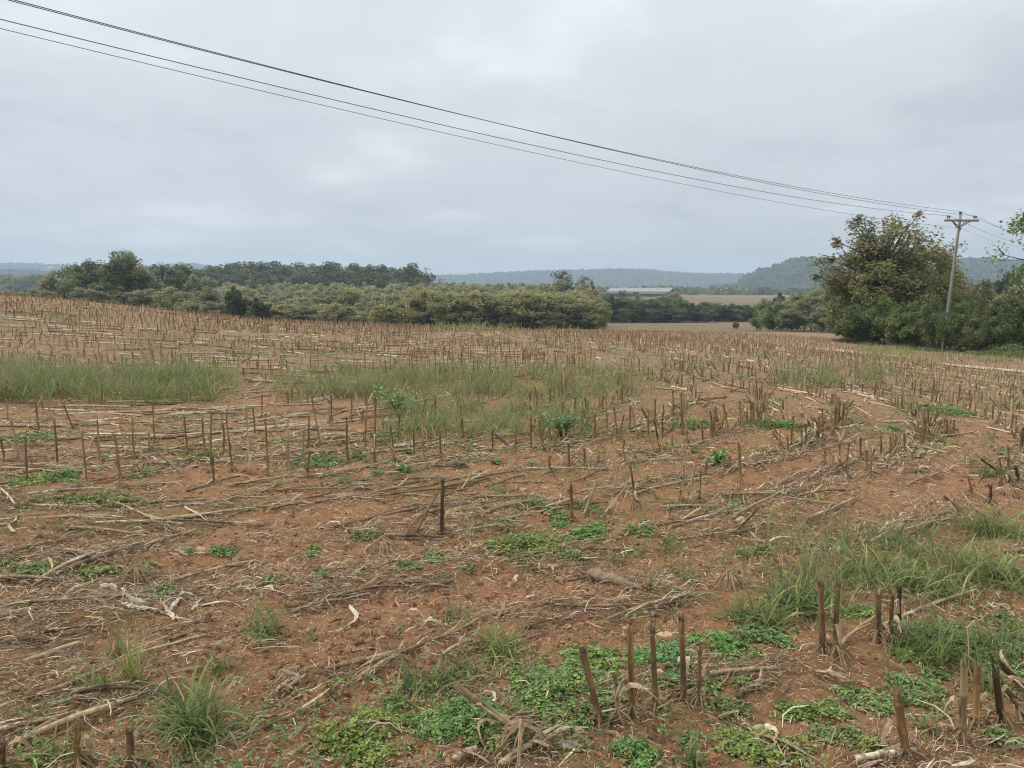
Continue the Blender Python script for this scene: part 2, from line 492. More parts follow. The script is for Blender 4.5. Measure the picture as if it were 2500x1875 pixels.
def ridge(name, D, prof, depth, seed, crown, spacing, pal, lab, flab, tree_h=9.0):
    """a wooded ridge at distance D; prof = skyline [(px, py)], trees included"""
    px = np.array([p[0] for p in prof], float); py = np.array([p[1] for p in prof], float)
    xs_px = np.linspace(px[0], px[-1], 160)
    top = at(xs_px, np.interp(xs_px, px, py), np.full(160, D))
    crest = top[:, 2] - tree_h
    crest = np.maximum(crest, -6.5)
    t = np.linspace(-1, 1, 34)
    X = np.repeat(top[:, 0][None], 34, 0) * (1 + t[:, None] * depth / D * .6)
    Y = D + t[:, None] * depth + np.zeros((1, 160))
    shape = np.cos(t * np.pi / 2) ** 1.15
    und = (fbm(X / 130, Y / 130, seed, 3) - .5) * .28 * (1 - np.abs(t[:, None]))
    Z = -7.5 + (crest[None] + 7.5) * np.clip(shape[:, None] + und * (np.abs(t[:, None]) > .08), 0, 1.0)
    idx = np.arange(34 * 160).reshape(34, 160)
    Q = np.stack([idx[:-1, :-1], idx[:-1, 1:], idx[1:, 1:], idx[1:, :-1]], -1).reshape(-1, 4)
    h = obj('hill', mesh_from('hill', np.stack([X, Y, Z], -1), Q, None, None, True, M['hill']))
    tag(h, lab, 'hill', kind='structure')
    rg = np.random.default_rng(seed)
    area = (top[-1, 0] - top[0, 0]) * depth * 1.12
    n = int(area / spacing ** 2)
    fi = rg.random(n) * 158; ti = np.clip(rg.random(n) * 1.12, 0, 1.11) * 16.5
    i0, j0 = fi.astype(int), ti.astype(int); fu, fv = fi - i0, ti - j0
    def bil(G): return (G[j0, i0] * (1 - fu) + G[j0, i0 + 1] * fu) * (1 - fv) + (G[j0 + 1, i0] * (1 - fu) + G[j0 + 1, i0 + 1] * fu) * fv
    P = np.stack([bil(X), bil(Y), bil(Z)], -1)
    rc = crown * (.65 + .7 * rg.random(n) ** 1.5)
    P[:, 2] += tree_h - rc * .9 + rg.normal(size=n) * 1.2
    V, Q, C = canopy(P, rc, seed, pal)
    f = obj('forest', mesh_from('forest', V, Q, None, C, False, M['farleaf']))
    tag(f, flab, 'forest', kind='stuff')
HP = [GREEN_D, GREEN_D, (.11, .135, .075), (.13, .15, .09), (.10, .13, .07)]
ridge('hill', 2500, [(-700, 640), (-300, 640), (0, 643), (120, 645), (200, 650), (330, 652), (430, 645), (462, 641), (500, 648), (620, 668), (900, 676), (1000, 676), (1070, 673), (1200, 667),
                     (1270, 662), (1330, 660), (1400, 661), (1470, 658), (1540, 657), (1610, 661), (1680, 667), (1760, 668), (1900, 672), (2100, 670), (2600, 665), (3100, 668)],
      330, 11, 8.5, 17, HP, 'long low blue ridge along the horizon', 'forest covering the long low ridge on the horizon', 12)
ridge('hill', 1350, [(1740, 712), (1790, 690), (1830, 668), (1870, 653), (1905, 643), (1940, 633), (1965, 628), (2000, 630), (2050, 632), (2150, 636), (2250, 640), (2340, 634), (2420, 630),
                     (2470, 635), (2600, 640), (2900, 650), (3100, 665)],
      230, 23, 6.2, 10.5, [GREEN_D, (.12, .145, .075), (.10, .13, .065), (.14, .155, .09)], 'steep rounded hill behind the right-hand trees', 'forest covering the steep rounded hill on the right', 10)
ridge('hill', 1500, [(-700, 655), (-300, 652), (-60, 655), (60, 660), (140, 667), (220, 680), (300, 700)],
      230, 31, 6.5, 12, HP, 'low wooded rise at the far left', 'forest on the low rise at the far left', 10)
# hazy tree belts on the valley floor
def belt(x0, x1, y_top, Y0, Y1, n, rad_, pal, seed, lab, base=None):
    rg = np.random.default_rng(seed)
    px = rg.uniform(x0, x1, n); Y = rg.uniform(Y0, Y1, n)
    P = at(px, np.full(n, 700.), Y)
    g = land(P[:, 0], P[:, 1])
    hmax = at(px, np.full(n, float(y_top)), Y)[:, 2] - g
    rc = rad_ * (.6 + .8 * rg.random(n))
    h = hmax * (.72 + .3 * vnoise(px / 40., px * 0, seed)) * (.88 + .14 * rg.random(n))
    geo = Geo()
    for k in range(3):          # stacked tiers down to the ground
        f = [.98, .62, .28][k]
        Pk = np.stack([P[:, 0] + rg.normal(size=n) * .5, P[:, 1] + rg.normal(size=n) * .5, g + np.maximum(h * f - rc * .8, .5)], -1)
        V, Q, C = canopy(Pk, rc * [1, 1.05, .9][k], seed + k, pal, 38, .30)
        geo.add(V, Q, None, C)
    o = obj('treeline', geo.mesh('treeline', M['farleaf']))
    tag(o, lab, 'treeline', kind='stuff')
belt(1560, 2080, 700, 640, 900, 150, 4.5, [GREEN_D, GREEN_M, GREYG, OLIVE], 41, 'hazy line of trees at the foot of the steep hill')
belt(1080, 1640, 699, 600, 800, 110, 4.5, [GREEN_D, GREEN_M, BROWN_O, OLIVE], 43, 'hazy line of trees behind the white-roofed barn')
belt(-250, 260, 668, 480, 700, 110, 5.0, [GREEN_D, GREEN_M, OLIVE], 47, 'hazy grey-green trees below the far left rise')
belt(2060, 2760, 690, 300, 560, 120, 4.2, [GREEN_D, GREEN_M, OLIVE], 49, 'hazy trees seen between the pole and the picture edge')

# ------------------------------------------------------------------ far road, barns, mast
def strip(name, pts, width, col, lift, lab, cat, mat):
    P = np.array(pts, float)
    T = np.gradient(P, axis=0); T[:, 2] = 0; T = nrm(T)
    S = np.stack([-T[:, 1], T[:, 0], T[:, 2] * 0], -1)
    V, Q = ribbons(P[None], np.full((1, len(P)), width / 2), S[None])
    V[:, 2] = land(V[:, 0], V[:, 1]) + lift
    o = obj(name, mesh_from(name, V, Q[:, ::-1], None, np.broadcast_to(np.asarray(col, float), V.shape), True, mat))
    return tag(o, lab, cat, kind='structure')
yy = np.linspace(0, 1, 30)
rp = np.stack([130 + 42 * yy, 522 - 14 * yy, 0 * yy], -1)
strip("road", rp, 5.0, (.62, .60, .56), .12, 'thin pale road beyond the tan field', 'road', M['clod'])

def box_v(x0, x1, y0, y1, z0, z1):
    V = np.array([[x, y, z] for z in (z0, z1) for y in (y0, y1) for x in (x0, x1)], float)
    Q = np.array([[0, 2, 3, 1], [4, 5, 7, 6], [0, 1, 5, 4], [2, 6, 7, 3], [0, 4, 6, 2], [1, 3, 7, 5]])
    return V, Q
def box_me(name, dims, col, mat):
    V, Q = box_v(*dims)
    return mesh_from(name, V, Q, None, np.broadcast_to(np.asarray(col, float), V.shape), False, mat)
def barn():
    c = at(1564, 724, 420.)
    root = empty('barn', (c[0], c[1], float(land(c[0], c[1]))))
    root.rotation_euler = (0, 0, R(-29))
    L, W = 34.0, 11.0
    ev, rdg = 2.7, 4.45
    # two roof slopes as thin slabs
    for s in (-1, 1):
        V = []
        for x in (-L / 2 - .6, L / 2 + .6):
            for (y, z) in ((s * (W / 2 + .7), ev - .25), (0, rdg)):
                for dz in (0, .12): V.append((x, y, z + dz))
        V = np.array(V, float)
        Q = [[1, 3, 7, 5], [0, 4, 6, 2], [0, 1, 5, 4], [2, 6, 7, 3], [0, 2, 3, 1], [4, 5, 7, 6]]
        o = obj('roof_slope', mesh_from('roof_slope', V, np.array(Q), None, np.broadcast_to((.35, .36, .345), V.shape), False, M['paint']), root)
    # seams standing proud of the roof sheets
    seam = Geo()
    for x in np.arange(-L / 2, L / 2 + .1, 1.0):
        for s in (-1, 1):
            P = np.array([[x, s * (W / 2 + .7), ev - .08], [x, 0, rdg + .17]])
            V, Q, T = tubes(P, np.full(2, .05), 4); seam.add(V, Q, T, (.33, .34, .32))
    obj('roof_seams', seam.mesh('roof_seams', M['paint']), root)
    # long white band (curtain) with gaps, dark lower wall, posts, end gables
    for x0, x1 in ((-16.5, -10.5), (-9.6, -4.6), (-4.2, -2.2), (1.0, 16.6)):
        obj('white_band', box_me('white_band', (x0, x1, -W / 2 - .06, -W / 2, 1.5, 2.35), (.72, .72, .69), M['paint']), root)
    obj('lower_wall', box_me('lower_wall', (-L / 2, L / 2, -W / 2, -W / 2 + .15, 0, 1.25), (.10, .09, .085), M['wood']), root)
    obj('back_wall', box_me('back_wall', (-L / 2, L / 2, W / 2 - .15, W / 2, 0, ev), (.10, .09, .085), M['wood']), root)
    for x in np.linspace(-L / 2 + .1, L / 2 - .1, 10):
        obj('post', box_me('post', (x - .1, x + .1, -W / 2 + .16, -W / 2 + .36, 0, ev - .1), (.16, .14, .12), M['wood']), root)
    for s in (-1, 1):
        V = np.array([[s * L / 2, -W / 2, 0], [s * L / 2, W / 2, 0], [s * L / 2, W / 2, ev - .2], [s * L / 2, 0, rdg - .06], [s * L / 2, -W / 2, ev - .2]], float)
        obj('gable', mesh_from('gable', V, [[0, 1, 2, 4]], [[4, 2, 3]], np.broadcast_to((.17, .16, .15), V.shape), False, M['wood']), root)
        for k in (-1, 1):
            P = np.array([[s * (L / 2 + .62), k * (W / 2 + .7), ev - .3], [s * (L / 2 + .62), 0, rdg - .02]])
            V, Q, T = tubes(P, np.full(2, .16), 4)
            obj('barge_board', mesh_from('barge_board', V, Q, T, np.broadcast_to((.55, .56, .56), V.shape), False, M['paint']), root)
    tag(root, 'long open barn with a pale metal roof beyond the hedge', 'barn')
    c2 = at(1462, 722, 440.)
    r2 = empty('shed', (c2[0], c2[1], float(land(c2[0], c2[1])))); r2.rotation_euler = (0, 0, R(-8))
    for s in (-1, 1):
        V = np.array([[x, y, z + dz] for x in (-9, 9) for (y, z) in ((s * 3.2, 1.7), (0, 2.7)) for dz in (0, .1)], float)
        Q = [[1, 3, 7, 5], [0, 4, 6, 2], [0, 1, 5, 4], [2, 6, 7, 3], [0, 2, 3, 1], [4, 5, 7, 6]]
        obj('roof_slope', mesh_from('roof_slope', V, np.array(Q), None, np.broadcast_to((.055, .055, .06), V.shape), False, M['paint']), r2)
    obj('wall', box_me('wall', (-8.6, 8.6, -2.8, 2.8, 0, 1.65), (.24, .22, .2), M['wood']), r2)
    tag(r2, 'low dark-roofed shed beside the pale-roofed barn', 'shed')
barn()
def mast():
    base = at(1658, 664, 2450.); top = at(1658, 646, 2450.)
    h = top[2] - base[2] + 12
    root = empty('radio_mast', (base[0], base[1], base[2] - 12))
    for k in range(3):
        a = k * 2 * math.pi / 3
        P = np.array([[1.1 * math.cos(a), 1.1 * math.sin(a), 0], [.55 * math.cos(a), .55 * math.sin(a), h]])
        V, Q, T = tubes(P, np.array([.16, .12]), 4)
        obj('mast_leg', mesh_from('mast_leg', V, Q, T, np.broadcast_to((.18, .18, .19), V.shape), False, M['metal']), root)
    g = Geo()
    for i in range(14):
        for k in range(3):
            a, b = k * 2 * math.pi / 3, (k + 1) * 2 * math.pi / 3
            z0, z1 = h * i / 14, h * (i + 1) / 14
            r0, r1 = 1.1 - .55 * i / 14, 1.1 - .55 * (i + 1) / 14
            V, Q, T = tubes(np.array([[r0 * math.cos(a), r0 * math.sin(a), z0], [r1 * math.cos(b), r1 * math.sin(b), z1]]), np.full(2, .08), 3)
            g.add(V, Q, T, (.18, .18, .19))
    obj('lattice', g.mesh('lattice', M['metal']), root)
    tag(root, 'thin lattice radio mast standing on the far ridge', 'mast')
mast()

# ------------------------------------------------------------------ utility pole and wires
POLE_Y = 50.0
def pole():
    b = at(2302, 855, POLE_Y); t = at(2345, 524, POLE_Y)
    root = empty('utility_pole', (b[0], b[1], b[2]))
    tl = t - b
    d = tl / np.linalg.norm(tl)
    k = np.linspace(-.06, 1, 14)
    P = k[:, None] * tl[None]
    rr = .125 - .045 * k
    V, Q, T = tubes(P, rr, 10)
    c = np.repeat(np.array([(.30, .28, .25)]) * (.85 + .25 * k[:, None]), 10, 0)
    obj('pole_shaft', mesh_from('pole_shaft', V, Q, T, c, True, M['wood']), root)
    # crossarm, tilted with the pole
    ctr = at(2344, 539, POLE_Y) - b + np.array([0, -.16, 0])
    al = at(2299, 539, POLE_Y - .3) - b; ar = at(2389, 539.5, POLE_Y + .1) - b
    ax = nrm(ar - al)
    def bar(name, p, q, w, h, col):
        p = np.asarray(p); q = np.asarray(q); a_ = nrm(q - p)
        up = np.array([0, 0, 1.]); s = nrm(np.cross(a_, up)); u = np.cross(s, a_)
        V = np.array([e_ + s * sx * w + u * sz * h for e_ in (p, q) for sx, sz in ((-1, -1), (1, -1), (1, 1), (-1, 1))])
        Q = np.array([[0, 1, 2, 3], [7, 6, 5, 4], [0, 4, 5, 1], [1, 5, 6, 2], [2, 6, 7, 3], [3, 7, 4, 0]])
        return obj(name, mesh_from(name, V, Q, None, np.broadcast_to(np.asarray(col, float), V.shape), False, M['wood']), root)
    off = np.array([0, -.17, 0])
    bar('crossarm', ctr - ax * 1.2, ctr + ax * 1.2, .05, .065, (.26, .23, .20))
    low = at(2340, 556, POLE_Y) - b + np.array([0, -.13, 0])
    for s in (-1, 1):
        bar('brace', low, ctr + ax * s * .62 + np.array([0, 0, -.05]), .02, .025, (.17, .16, .16))
        bar('brace', low + np.array([0, .27, 0]), ctr + ax * s * .5 + np.array([0, .2, -.05]), .02, .025, (.17, .16, .16))
    def insulator(p):
        zs = np.array([0, .10, .10, .14, .17, .17, .21, .24]); rr_ = np.array([.015, .015, .05, .055, .04, .055, .05, .02])
        V, Q, T = tubes(np.stack([zs * 0, zs * 0, zs], -1) + p, rr_, 8)
        obj('insulator', mesh_from('insulator', V, Q, T, np.broadcast_to((.16, .14, .13), V.shape), True, M['metal']), root)
        return p + np.array([0, 0, .24])
    tips = {}
    up = np.array([0, 0, .065])
    l1 = insulator(ctr - ax * 1.0 + up); l2 = insulator(ctr - ax * .86 + up)
    r1 = insulator(ctr + ax * .87 + up); r2 = insulator(ctr + ax * 1.01 + up)
    t1 = insulator(tl + np.array([-.07, -.04, -.05])); t2 = insulator(tl + np.array([.06, .04, -.05]))
    nn = at(2339, 560, POLE_Y) - b
    n1_ = insulator(nn + np.array([.12, -.02, -.15]))
    tag(root, 'leaning grey wooden utility pole with one crossarm', 'utility pole')
    return {k_: v + b for k_, v in dict(left=l1, left2=l2, right=r1, right2=r2, top=t1, top2=t2, neutral=n1_).items()}
tips = pole()
LDIR = nrm(np.array([-36.9, -31.6]))      # the line runs left and towards the viewer
def wire(tip, tip2, samples, radius, right_px, lab):
    """one conductor: sag curve through the picture rays in the wire's own vertical plane, then on past the pole"""
    s_, z_ = [0.0], [tip[2]]
    nx, ny = -LDIR[1], LDIR[0]
    for px, py in samples:
        dx, dy, dz = ray(px, py)
        t = (nx * tip[0] + ny * tip[1]) / (nx * dx + ny * dy)
        p = np.array([dx * t, dy * t])
        s_.append(float((p - tip[:2]) @ LDIR)); z_.append(EYE + float(dz) * float(t))
    s_, z_ = np.array(s_), np.array(z_)
    w = np.ones(len(s_)); w[0] = 20
    co = np.polyfit(s_, z_, 3, w=w)
    co[-1] += tip[2] - np.polyval(co, 0)
    ss = np.linspace(0, s_.max() + 6, 60)
    Z = np.polyval(co, ss)
    left = np.stack([tip[0] + LDIR[0] * ss, tip[1] + LDIR[1] * ss, Z], -1)
    # onwards: down to the right, further off
    e_ = at(*right_px, 74.0)
    k = np.linspace(0, 1, 24)[1:]
    k2 = np.concatenate([k, [1.3, 1.6]])
    right = tip2 + (e_ - tip2) * k2[:, None]
    right[:, 2] -= np.sin(np.clip(k2, 0, 1.6) * np.pi / 1.6) * .35 - .35 * np.sin(np.pi / 1.6) * k2
    P = np.concatenate([left[::-1], [tip2], right])
    keep = np.concatenate([[True], np.linalg.norm(np.diff(P, axis=0), axis=1) > .01]); P = P[keep]
    V, Q, T = tubes(P, np.full(len(P), radius), 5)
    o = obj('power_line', mesh_from('power_line', V, Q, T, np.broadcast_to((.075, .08, .085), V.shape), True, M['metal']))
    tag(o, lab, 'wire', 'power lines strung from the pole')
wire(tips['top'], tips['top2'], [(18, 0), (400, 98.5), (600, 149.5), (1000, 248.5), (1200, 298), (1600, 388), (1800, 429), (2200, 498)], .0105, (2485, 569), 'power line tied to the very top of the pole')
wire(tips['right'], tips['right2'], [(35, 0), (400, 95), (600, 147.5), (1000, 248.5), (1200, 298.5), (1600, 389.5), (1800, 432.5), (2200, 505)], .0105, (2487, 571), 'power line on the insulator at the right end of the crossarm')
wire(tips['left'], tips['left2'], [(0, 45.5), (400, 144.5), (600, 193), (1000, 287.5), (1200, 333), (1600, 417.5), (1800, 455), (2200, 518)], .0105, (2469, 588.5), 'power line on the insulator at the left end of the crossarm')
wire(tips['neutral'], tips['neutral'], [(0, 69), (400, 165), (600, 213), (1000, 305.5), (1200, 351), (1600, 436), (1800, 474), (2100, 527)], .0075, (2463, 597), 'thin lowest power line tied below the crossarm')
# ------------------------------------------------------------------ trees and shrubs
def tree_proto(seed, H, Rw, cb, n_clump, per, leaf, pal, trunk_r=.14, lean=0., stems=1, mat='leaf', clump=.30, flat=.8, bare=0, top_bias=0.0):
    """meshes (trunk, crown) of one tree standing at the origin"""
    rg = np.random.default_rng(seed)
    tr = Geo(); cr = Geo()
    cz, sz = (cb + H) / 2, (H - cb) / 2
    d = nrm(rg.normal(size=(n_clump, 3)))
    f = rg.random(n_clump) ** (1 / 2.4)
    az = np.arctan2(d[:, 1], d[:, 0])
    lump = .76 + .30 * vnoise(az * 1.6 + 10, d[:, 2] * 2.2 + 5, seed)      # uneven outline
    C = d * f[:, None] * lump[:, None] * np.array([Rw, Rw, sz])
    C[:, 2] = C[:, 2] + cz + top_bias * sz * (1 - (C[:, 0] ** 2 + C[:, 1] ** 2) / Rw ** 2)
    C[:, 2] = np.maximum(C[:, 2], cb * .6 + .15)
    stem_tops = []
    for s in range(stems):
        a = s * 2 * math.pi / max(stems, 1) + rg.random()
        off = np.array([math.cos(a), math.sin(a), 0]) * (Rw * .35 if stems > 1 else 0.) 
        k = np.linspace(0, 1, 7)
        P = np.stack([off[0] * k + lean * k * H + rg.normal(size=7) * .03 * H * k * .5, off[1] * k + rg.normal(size=7) * .03 * H * k * .5, k * H * .82 - .15 * (k == 0)], -1)
        V, Q, T = tubes(P, trunk_r * (1 - .8 * k) * (1 if stems == 1 else .6), 7)
        tr.add(V, Q, T, jitcol((.16, .14, .115), 1, .1, rg)[0]); stem_tops.append(P)
    # limbs from a stem out to every clump
    nb = n_clump
    B = []
    for i in range(nb):
        P = stem_tops[i % stems]
        zt = np.clip(C[i, 2] * (.35 + .4 * rg.random()), .1, H * .8)
        j = min(int(zt / (H * .82) * 6), 5)
        w = zt / (H * .82) * 6 - j
        p0 = P[j] * (1 - w) + P[j + 1] * w
        mid = (p0 + C[i]) / 2 + np.array([0, 0, .10 * np.linalg.norm(C[i] - p0)])
        B.append([p0, mid, C[i] + rg.normal(size=3) * .1])
    B = np.array(B)
    V, Q, T = tubes(B, np.broadcast_to(np.array([.34, .22, .06]) * trunk_r, (nb, 3)), 4)
    tr.add(V, Q, T, (.13, .11, .09))
    if bare:
        i = rg.integers(0, nb, bare); a = nrm(rg.normal(size=(bare, 3)) + np.array([0, 0, 1.2]))
        P0 = C[i]; P = np.stack([P0, P0 + a * Rw * .10, P0 + a * Rw * .19 + rg.normal(size=(bare, 3)) * .08], 1)
        V, Q, T = tubes(P, np.broadcast_to(np.array([.018, .012, .005]), (bare, 3)), 3); tr.add(V, Q, T, (.14, .12, .10))
    # leaves
    n = n_clump * per
    ci = np.repeat(np.arange(n_clump), per)
    rc = Rw * clump * (.55 + .9 * rg.random(n_clump))
    g = rg.normal(size=(n, 3)); g = g / (np.linalg.norm(g, axis=1, keepdims=True) + 1e-6) * (rg.random((n, 1)) ** .45)
    L = C[ci] + g * rc[ci][:, None] * np.array([1, 1, flat])
    L[:, 2] = np.maximum(L[:, 2], .06)
    outw = nrm(L - np.array([0, 0, cz * .8]))
    nn = nrm(outw * .5 + np.array([0, 0, .55]) + rg.normal(size=(n, 3)) * .55)
    pick = np.asarray(pal)[rg.integers(0, len(pal), n_clump)]
    base = pick[ci] * .7 + np.asarray(pal)[rg.integers(0, len(pal), n)] * .3
    col = jitcol(base, n, .2, rg)
    V, Q = leaf_quads(L, leaf * (.6 + .8 * rg.random(n)), nn, 1.35, rg)
    cr.add(V, Q, None, np.repeat(col, 4, 0))
    return tr.mesh('trunk', M['bark'], True), cr.mesh('crown', M[mat])
OL1, OL2, OL3, OL4 = (.355, .360, .185), (.410, .390, .185), (.325, .345, .205), (.36, .335, .20)
PROTO = {}
def place(name, key, px, py_top, py_base, Y, label, cat='tree', group=None, wide=None, rot=None, sink=.1):
    """stand prototype `key` where the picture shows it, at distance Y, with its real height"""
    tm, cm, H0, W0 = PROTO[key]
    top = at(px, py_top, Y)
    x, y = float(top[0]), float(top[1])
    g = float(land(x, y)) if py_base is None else min(float(at(px, py_base, Y)[2]), float(land(x, y)) + .3)
    h = float(top[2]) - g
    s = h / H0
    w = s if wide is None else wide * Y / F / W0
    e_ = empty(name, (x, y, g - sink))
    e_.scale = (w, w, s)
    e_.rotation_euler = (0, 0, rng.uniform(0, 6.28) if rot is None else rot)
    obj('trunk', tm, e_); obj('crown', cm, e_)
    return tag(e_, label, cat, group)
def proto(key, *a, **k):
    tm, cm = tree_proto(*a, **k)
    co = np.empty(len(cm.vertices) * 3, np.float32); cm.vertices.foreach_get('co', co); co = co.reshape(-1, 3)
    PROTO[key] = (tm, cm, float(np.percentile(co[:, 2], 99.7)), float(np.percentile(np.abs(co[:, :2]), 98.5)))
# --- the big tree by the pole and its neighbours
proto('big', 101, 10.0, 4.2, 1.4, 200, 72, .15, [OLIVE, GREEN_M, BROWN_O, GREEN_M, OLIVE, GREEN_B, BROWN_O], .24, bare=110, clump=.155, flat=.9, top_bias=.12)
proto('big2', 102, 9.0, 3.2, 1.0, 90, 95, .165, [GREEN_M, OLIVE, OLIVE_Y, GREEN_B, BROWN_O], .18, bare=30, clump=.22)
proto('big3', 103, 7.0, 2.8, .5, 80, 90, .165, [OLIVE_Y, OLIVE, YELLOW, BROWN_O], .14, bare=15, clump=.24)
for i, pal in enumerate([[GREEN_B, GREEN_M, GREEN_D, OLIVE], [GREEN_D, GREEN_M, GREEN_D, GREEN_B], [GREEN_M, GREEN_D, BROWN_O, OLIVE], [GREEN_B, GREEN_B, GREEN_M, OLIVE]]):
    proto('shrub%d' % i, 110 + i, 5.6, 2.9, .1, 80, 85, .175, pal, .09, stems=4, clump=.25, bare=10)
proto('low', 118, 1.2, 1.5, .02, 34, 50, .11, [GREEN_D, GREEN_M, GREEN_B], .03, stems=3, clump=.3)
proto('edge', 119, 9., 4.2, 2.2, 90, 90, .15, [GREEN_D, GREEN_M, GREEN_M, GREEN_B], .2, clump=.22)
place('broadleaf_tree', 'big', 2158, 524, 850, 57, 'big thinning brown-green tree just left of the utility pole', wide=134, rot=.6)
place('broadleaf_tree', 'big2', 2262, 566, 850, 61, 'yellow-green tree directly behind the utility pole', wide=88, rot=2.)
place('broadleaf_tree', 'big3', 2322, 652, 850, 60, 'yellowing lower tree just right of the utility pole', wide=60)
place('broadleaf_tree', 'big2', 2092, 640, 835, 60, 'drab brown-green tree at the left foot of the big tree', wide=70, rot=4.2)
place('broadleaf_tree', 'edge', 2610, 480, None, 44, 'green leafy tree leaning in at the right picture edge', wide=128, rot=1.)
sh = [(2095, 745, 52, 1, 52), (2150, 720, 53, 3, 58), (2200, 700, 55, 2, 58), (2215, 735, 49, 0, 52), (2258, 715, 52, 3, 50), (2262, 740, 48, 0, 46),
      (2330, 703, 54, 3, 55), (2352, 738, 49, 0, 52), (2400, 722, 51, 1, 55), (2418, 742, 47, 2, 52), (2462, 716, 50, 2, 55), (2478, 735, 46, 1, 52), (2530, 722, 47, 3, 60),
      (2178, 765, 50, 1, 44), (2300, 770, 50.8, 1, 40), (2375, 775, 47, 2, 40), (2440, 780, 45.5, 1, 46), (2120, 770, 54, 2, 45)]
SHL = ['dark green shrub at the left end of the thicket by the pole', 'light green shrub under the big tree crown', 'brown-green shrub right of the big tree trunk',
       'broad green shrub in front of the big tree', 'bright-topped shrub touching the left side of the pole', 'leafy shrub at the foot of the pole, left side',
       'tall light green shrub just right of the pole', 'green shrub in front of the tall one right of the pole', 'dark shrub second to the right of the pole',
       'brownish shrub midway between pole and picture edge', 'russet-tinged shrub near the right picture edge', 'dark glossy shrub at the right picture edge, front row',
       'light green shrub cut by the right picture edge', 'low dark shrub under the big tree, left of the pole', 'dark low shrub wrapped round the pole base',
       'low brownish bush in front of the shrubs right of the pole', 'low dark bush at the front right of the thicket', 'low brown-green bush at the left foot of the big tree']
for (px, yt, Y, k, w), lab in zip(sh, SHL):
    place('shrub', 'shrub%d' % k, px, yt, None, Y, lab, 'shrub', 'shrubs of the thicket by the pole', wide=w)
lw = [(2075, 822, 53), (2130, 828, 51), (2195, 838, 48), (2245, 842, 47), (2290, 846, 48.5), (2330, 850, 47), (2370, 852, 45), (2410, 852, 44), (2450, 852, 43), (2490, 850, 42), (2530, 850, 41), (2470, 832, 44)]
for i, (px, yt, Y) in enumerate(lw):
    place('bramble', 'low', px, yt, None, Y, 'low green bramble along the foot of the thicket by the pole', 'bramble', 'brambles along the foot of the thicket', wide=40)
# trees beyond the thicket, right
proto('mid0', 120, 7., 3.4, .6, 78, 105, .24, [GREEN_D, GREEN_M, GREEN_D, OLIVE], .15, clump=.27)
proto('mid1', 121, 7., 3.2, .5, 78, 105, .24, [OL1, OL2, OL3, OL1], .13, clump=.27, mat='midleaf')
proto('mid2', 122, 7., 3.3, .5, 78, 95, .23, [OL3, OL1, GREYG, OL4], .13, clump=.27, bare=30, mat='midleaf')
proto('mid3', 123, 7., 3.3, .4, 78, 105, .24, [OL2, OL1, OL2, OL2], .12, clump=.27, mat='midleaf')
proto('mid4', 124, 7., 3.2, .4, 78, 105, .23, [GREEN_M, GREEN_B, OLIVE], .12, stems=2, clump=.27)
proto('mid5', 125, 7., 2.6, .5, 80, 95, .22, [(.060, .082, .045), (.052, .074, .048), GREEN_D], .13, clump=.26)
proto('tall', 126, 10., 3.6, 3.0, 74, 100, .26, [GREEN_M, OLIVE, GREYG, GREEN_M], .2, clump=.26, bare=20, top_bias=.25)
proto('airy', 127, 8., 3.0, 1.4, 70, 40, .24, [GREYG, OLIVE, GREEN_M], .13, stems=3, clump=.26, bare=70)
place('broadleaf_tree', 'mid0', 2402, 683, None, 95, 'round grey-green tree rising beyond the thicket right of the pole', wide=38)
place('broadleaf_tree', 'mid5', 2480, 668, None, 130, 'dark conifer-like tree beyond the thicket at the right edge', wide=42)
place('broadleaf_tree', 'mid3', 2480, 697, None, 82, 'yellow-green tree beyond the thicket at the right edge', wide=48)
place('broadleaf_tree', 'mid0', 2350, 700, None, 100, 'dim tree seen low between the pole and the round grey-green tree', wide=30)
# scrub between the far field and the big tree
scr = [(1848, 760, 806, 108, 'mid4', 17, 'small pale green sapling at the left end of the right-hand scrub'), (1893, 738, 812, 104, 'mid4', 38, 'green bush standing forward of the right-hand scrub'),
       (1911, 716, None, 125, 'mid5', 20, 'dark dome of a bush poking above the right-hand scrub'), (1950, 716, None, 112, 'mid2', 42, 'brownish bush in the right-hand scrub, second from its left'),
       (1985, 706, None, 108, 'mid2', 46, 'tallest thin-leaved brown bush of the right-hand scrub'), (2030, 712, None, 100, 'mid2', 44, 'brown-olive bush in the right-hand scrub near the big tree'),
       (2062, 716, None, 92, 'mid2', 44, 'brown-olive bush touching the big tree on its left'), (1935, 752, None, 100, 'mid2', 34, 'low drab bush at the front of the right-hand scrub'),
       (2010, 750, None, 92, 'mid2', 36, 'low brown bush at the front of the right-hand scrub'), (2060, 750, None, 84, 'mid0', 36, 'dark low bush just left of the big tree'), (1872, 728, None, 128, 'mid2', 26, 'tan bush behind the pale green sapling'),
       (1925, 724, None, 114, 'mid2', 36, 'grey-olive bush filling the scrub right of the dark dome'), (1968, 722, None, 104, 'mid1', 40, 'olive bush in front of the tallest brown bush'), (2042, 728, None, 96, 'mid1', 40, 'olive bush in the scrub, second left of the big tree')]
for px, yt, yb, Y, k, w, lab in scr:
    place('bush', k, px, yt, yb, Y, lab, 'bush', 'scrub at the right end of the far field', wide=w)
place('bush', 'mid4', 1797, 782, 803, 120, 'lone small bush standing in the far field', 'bush', wide=8)
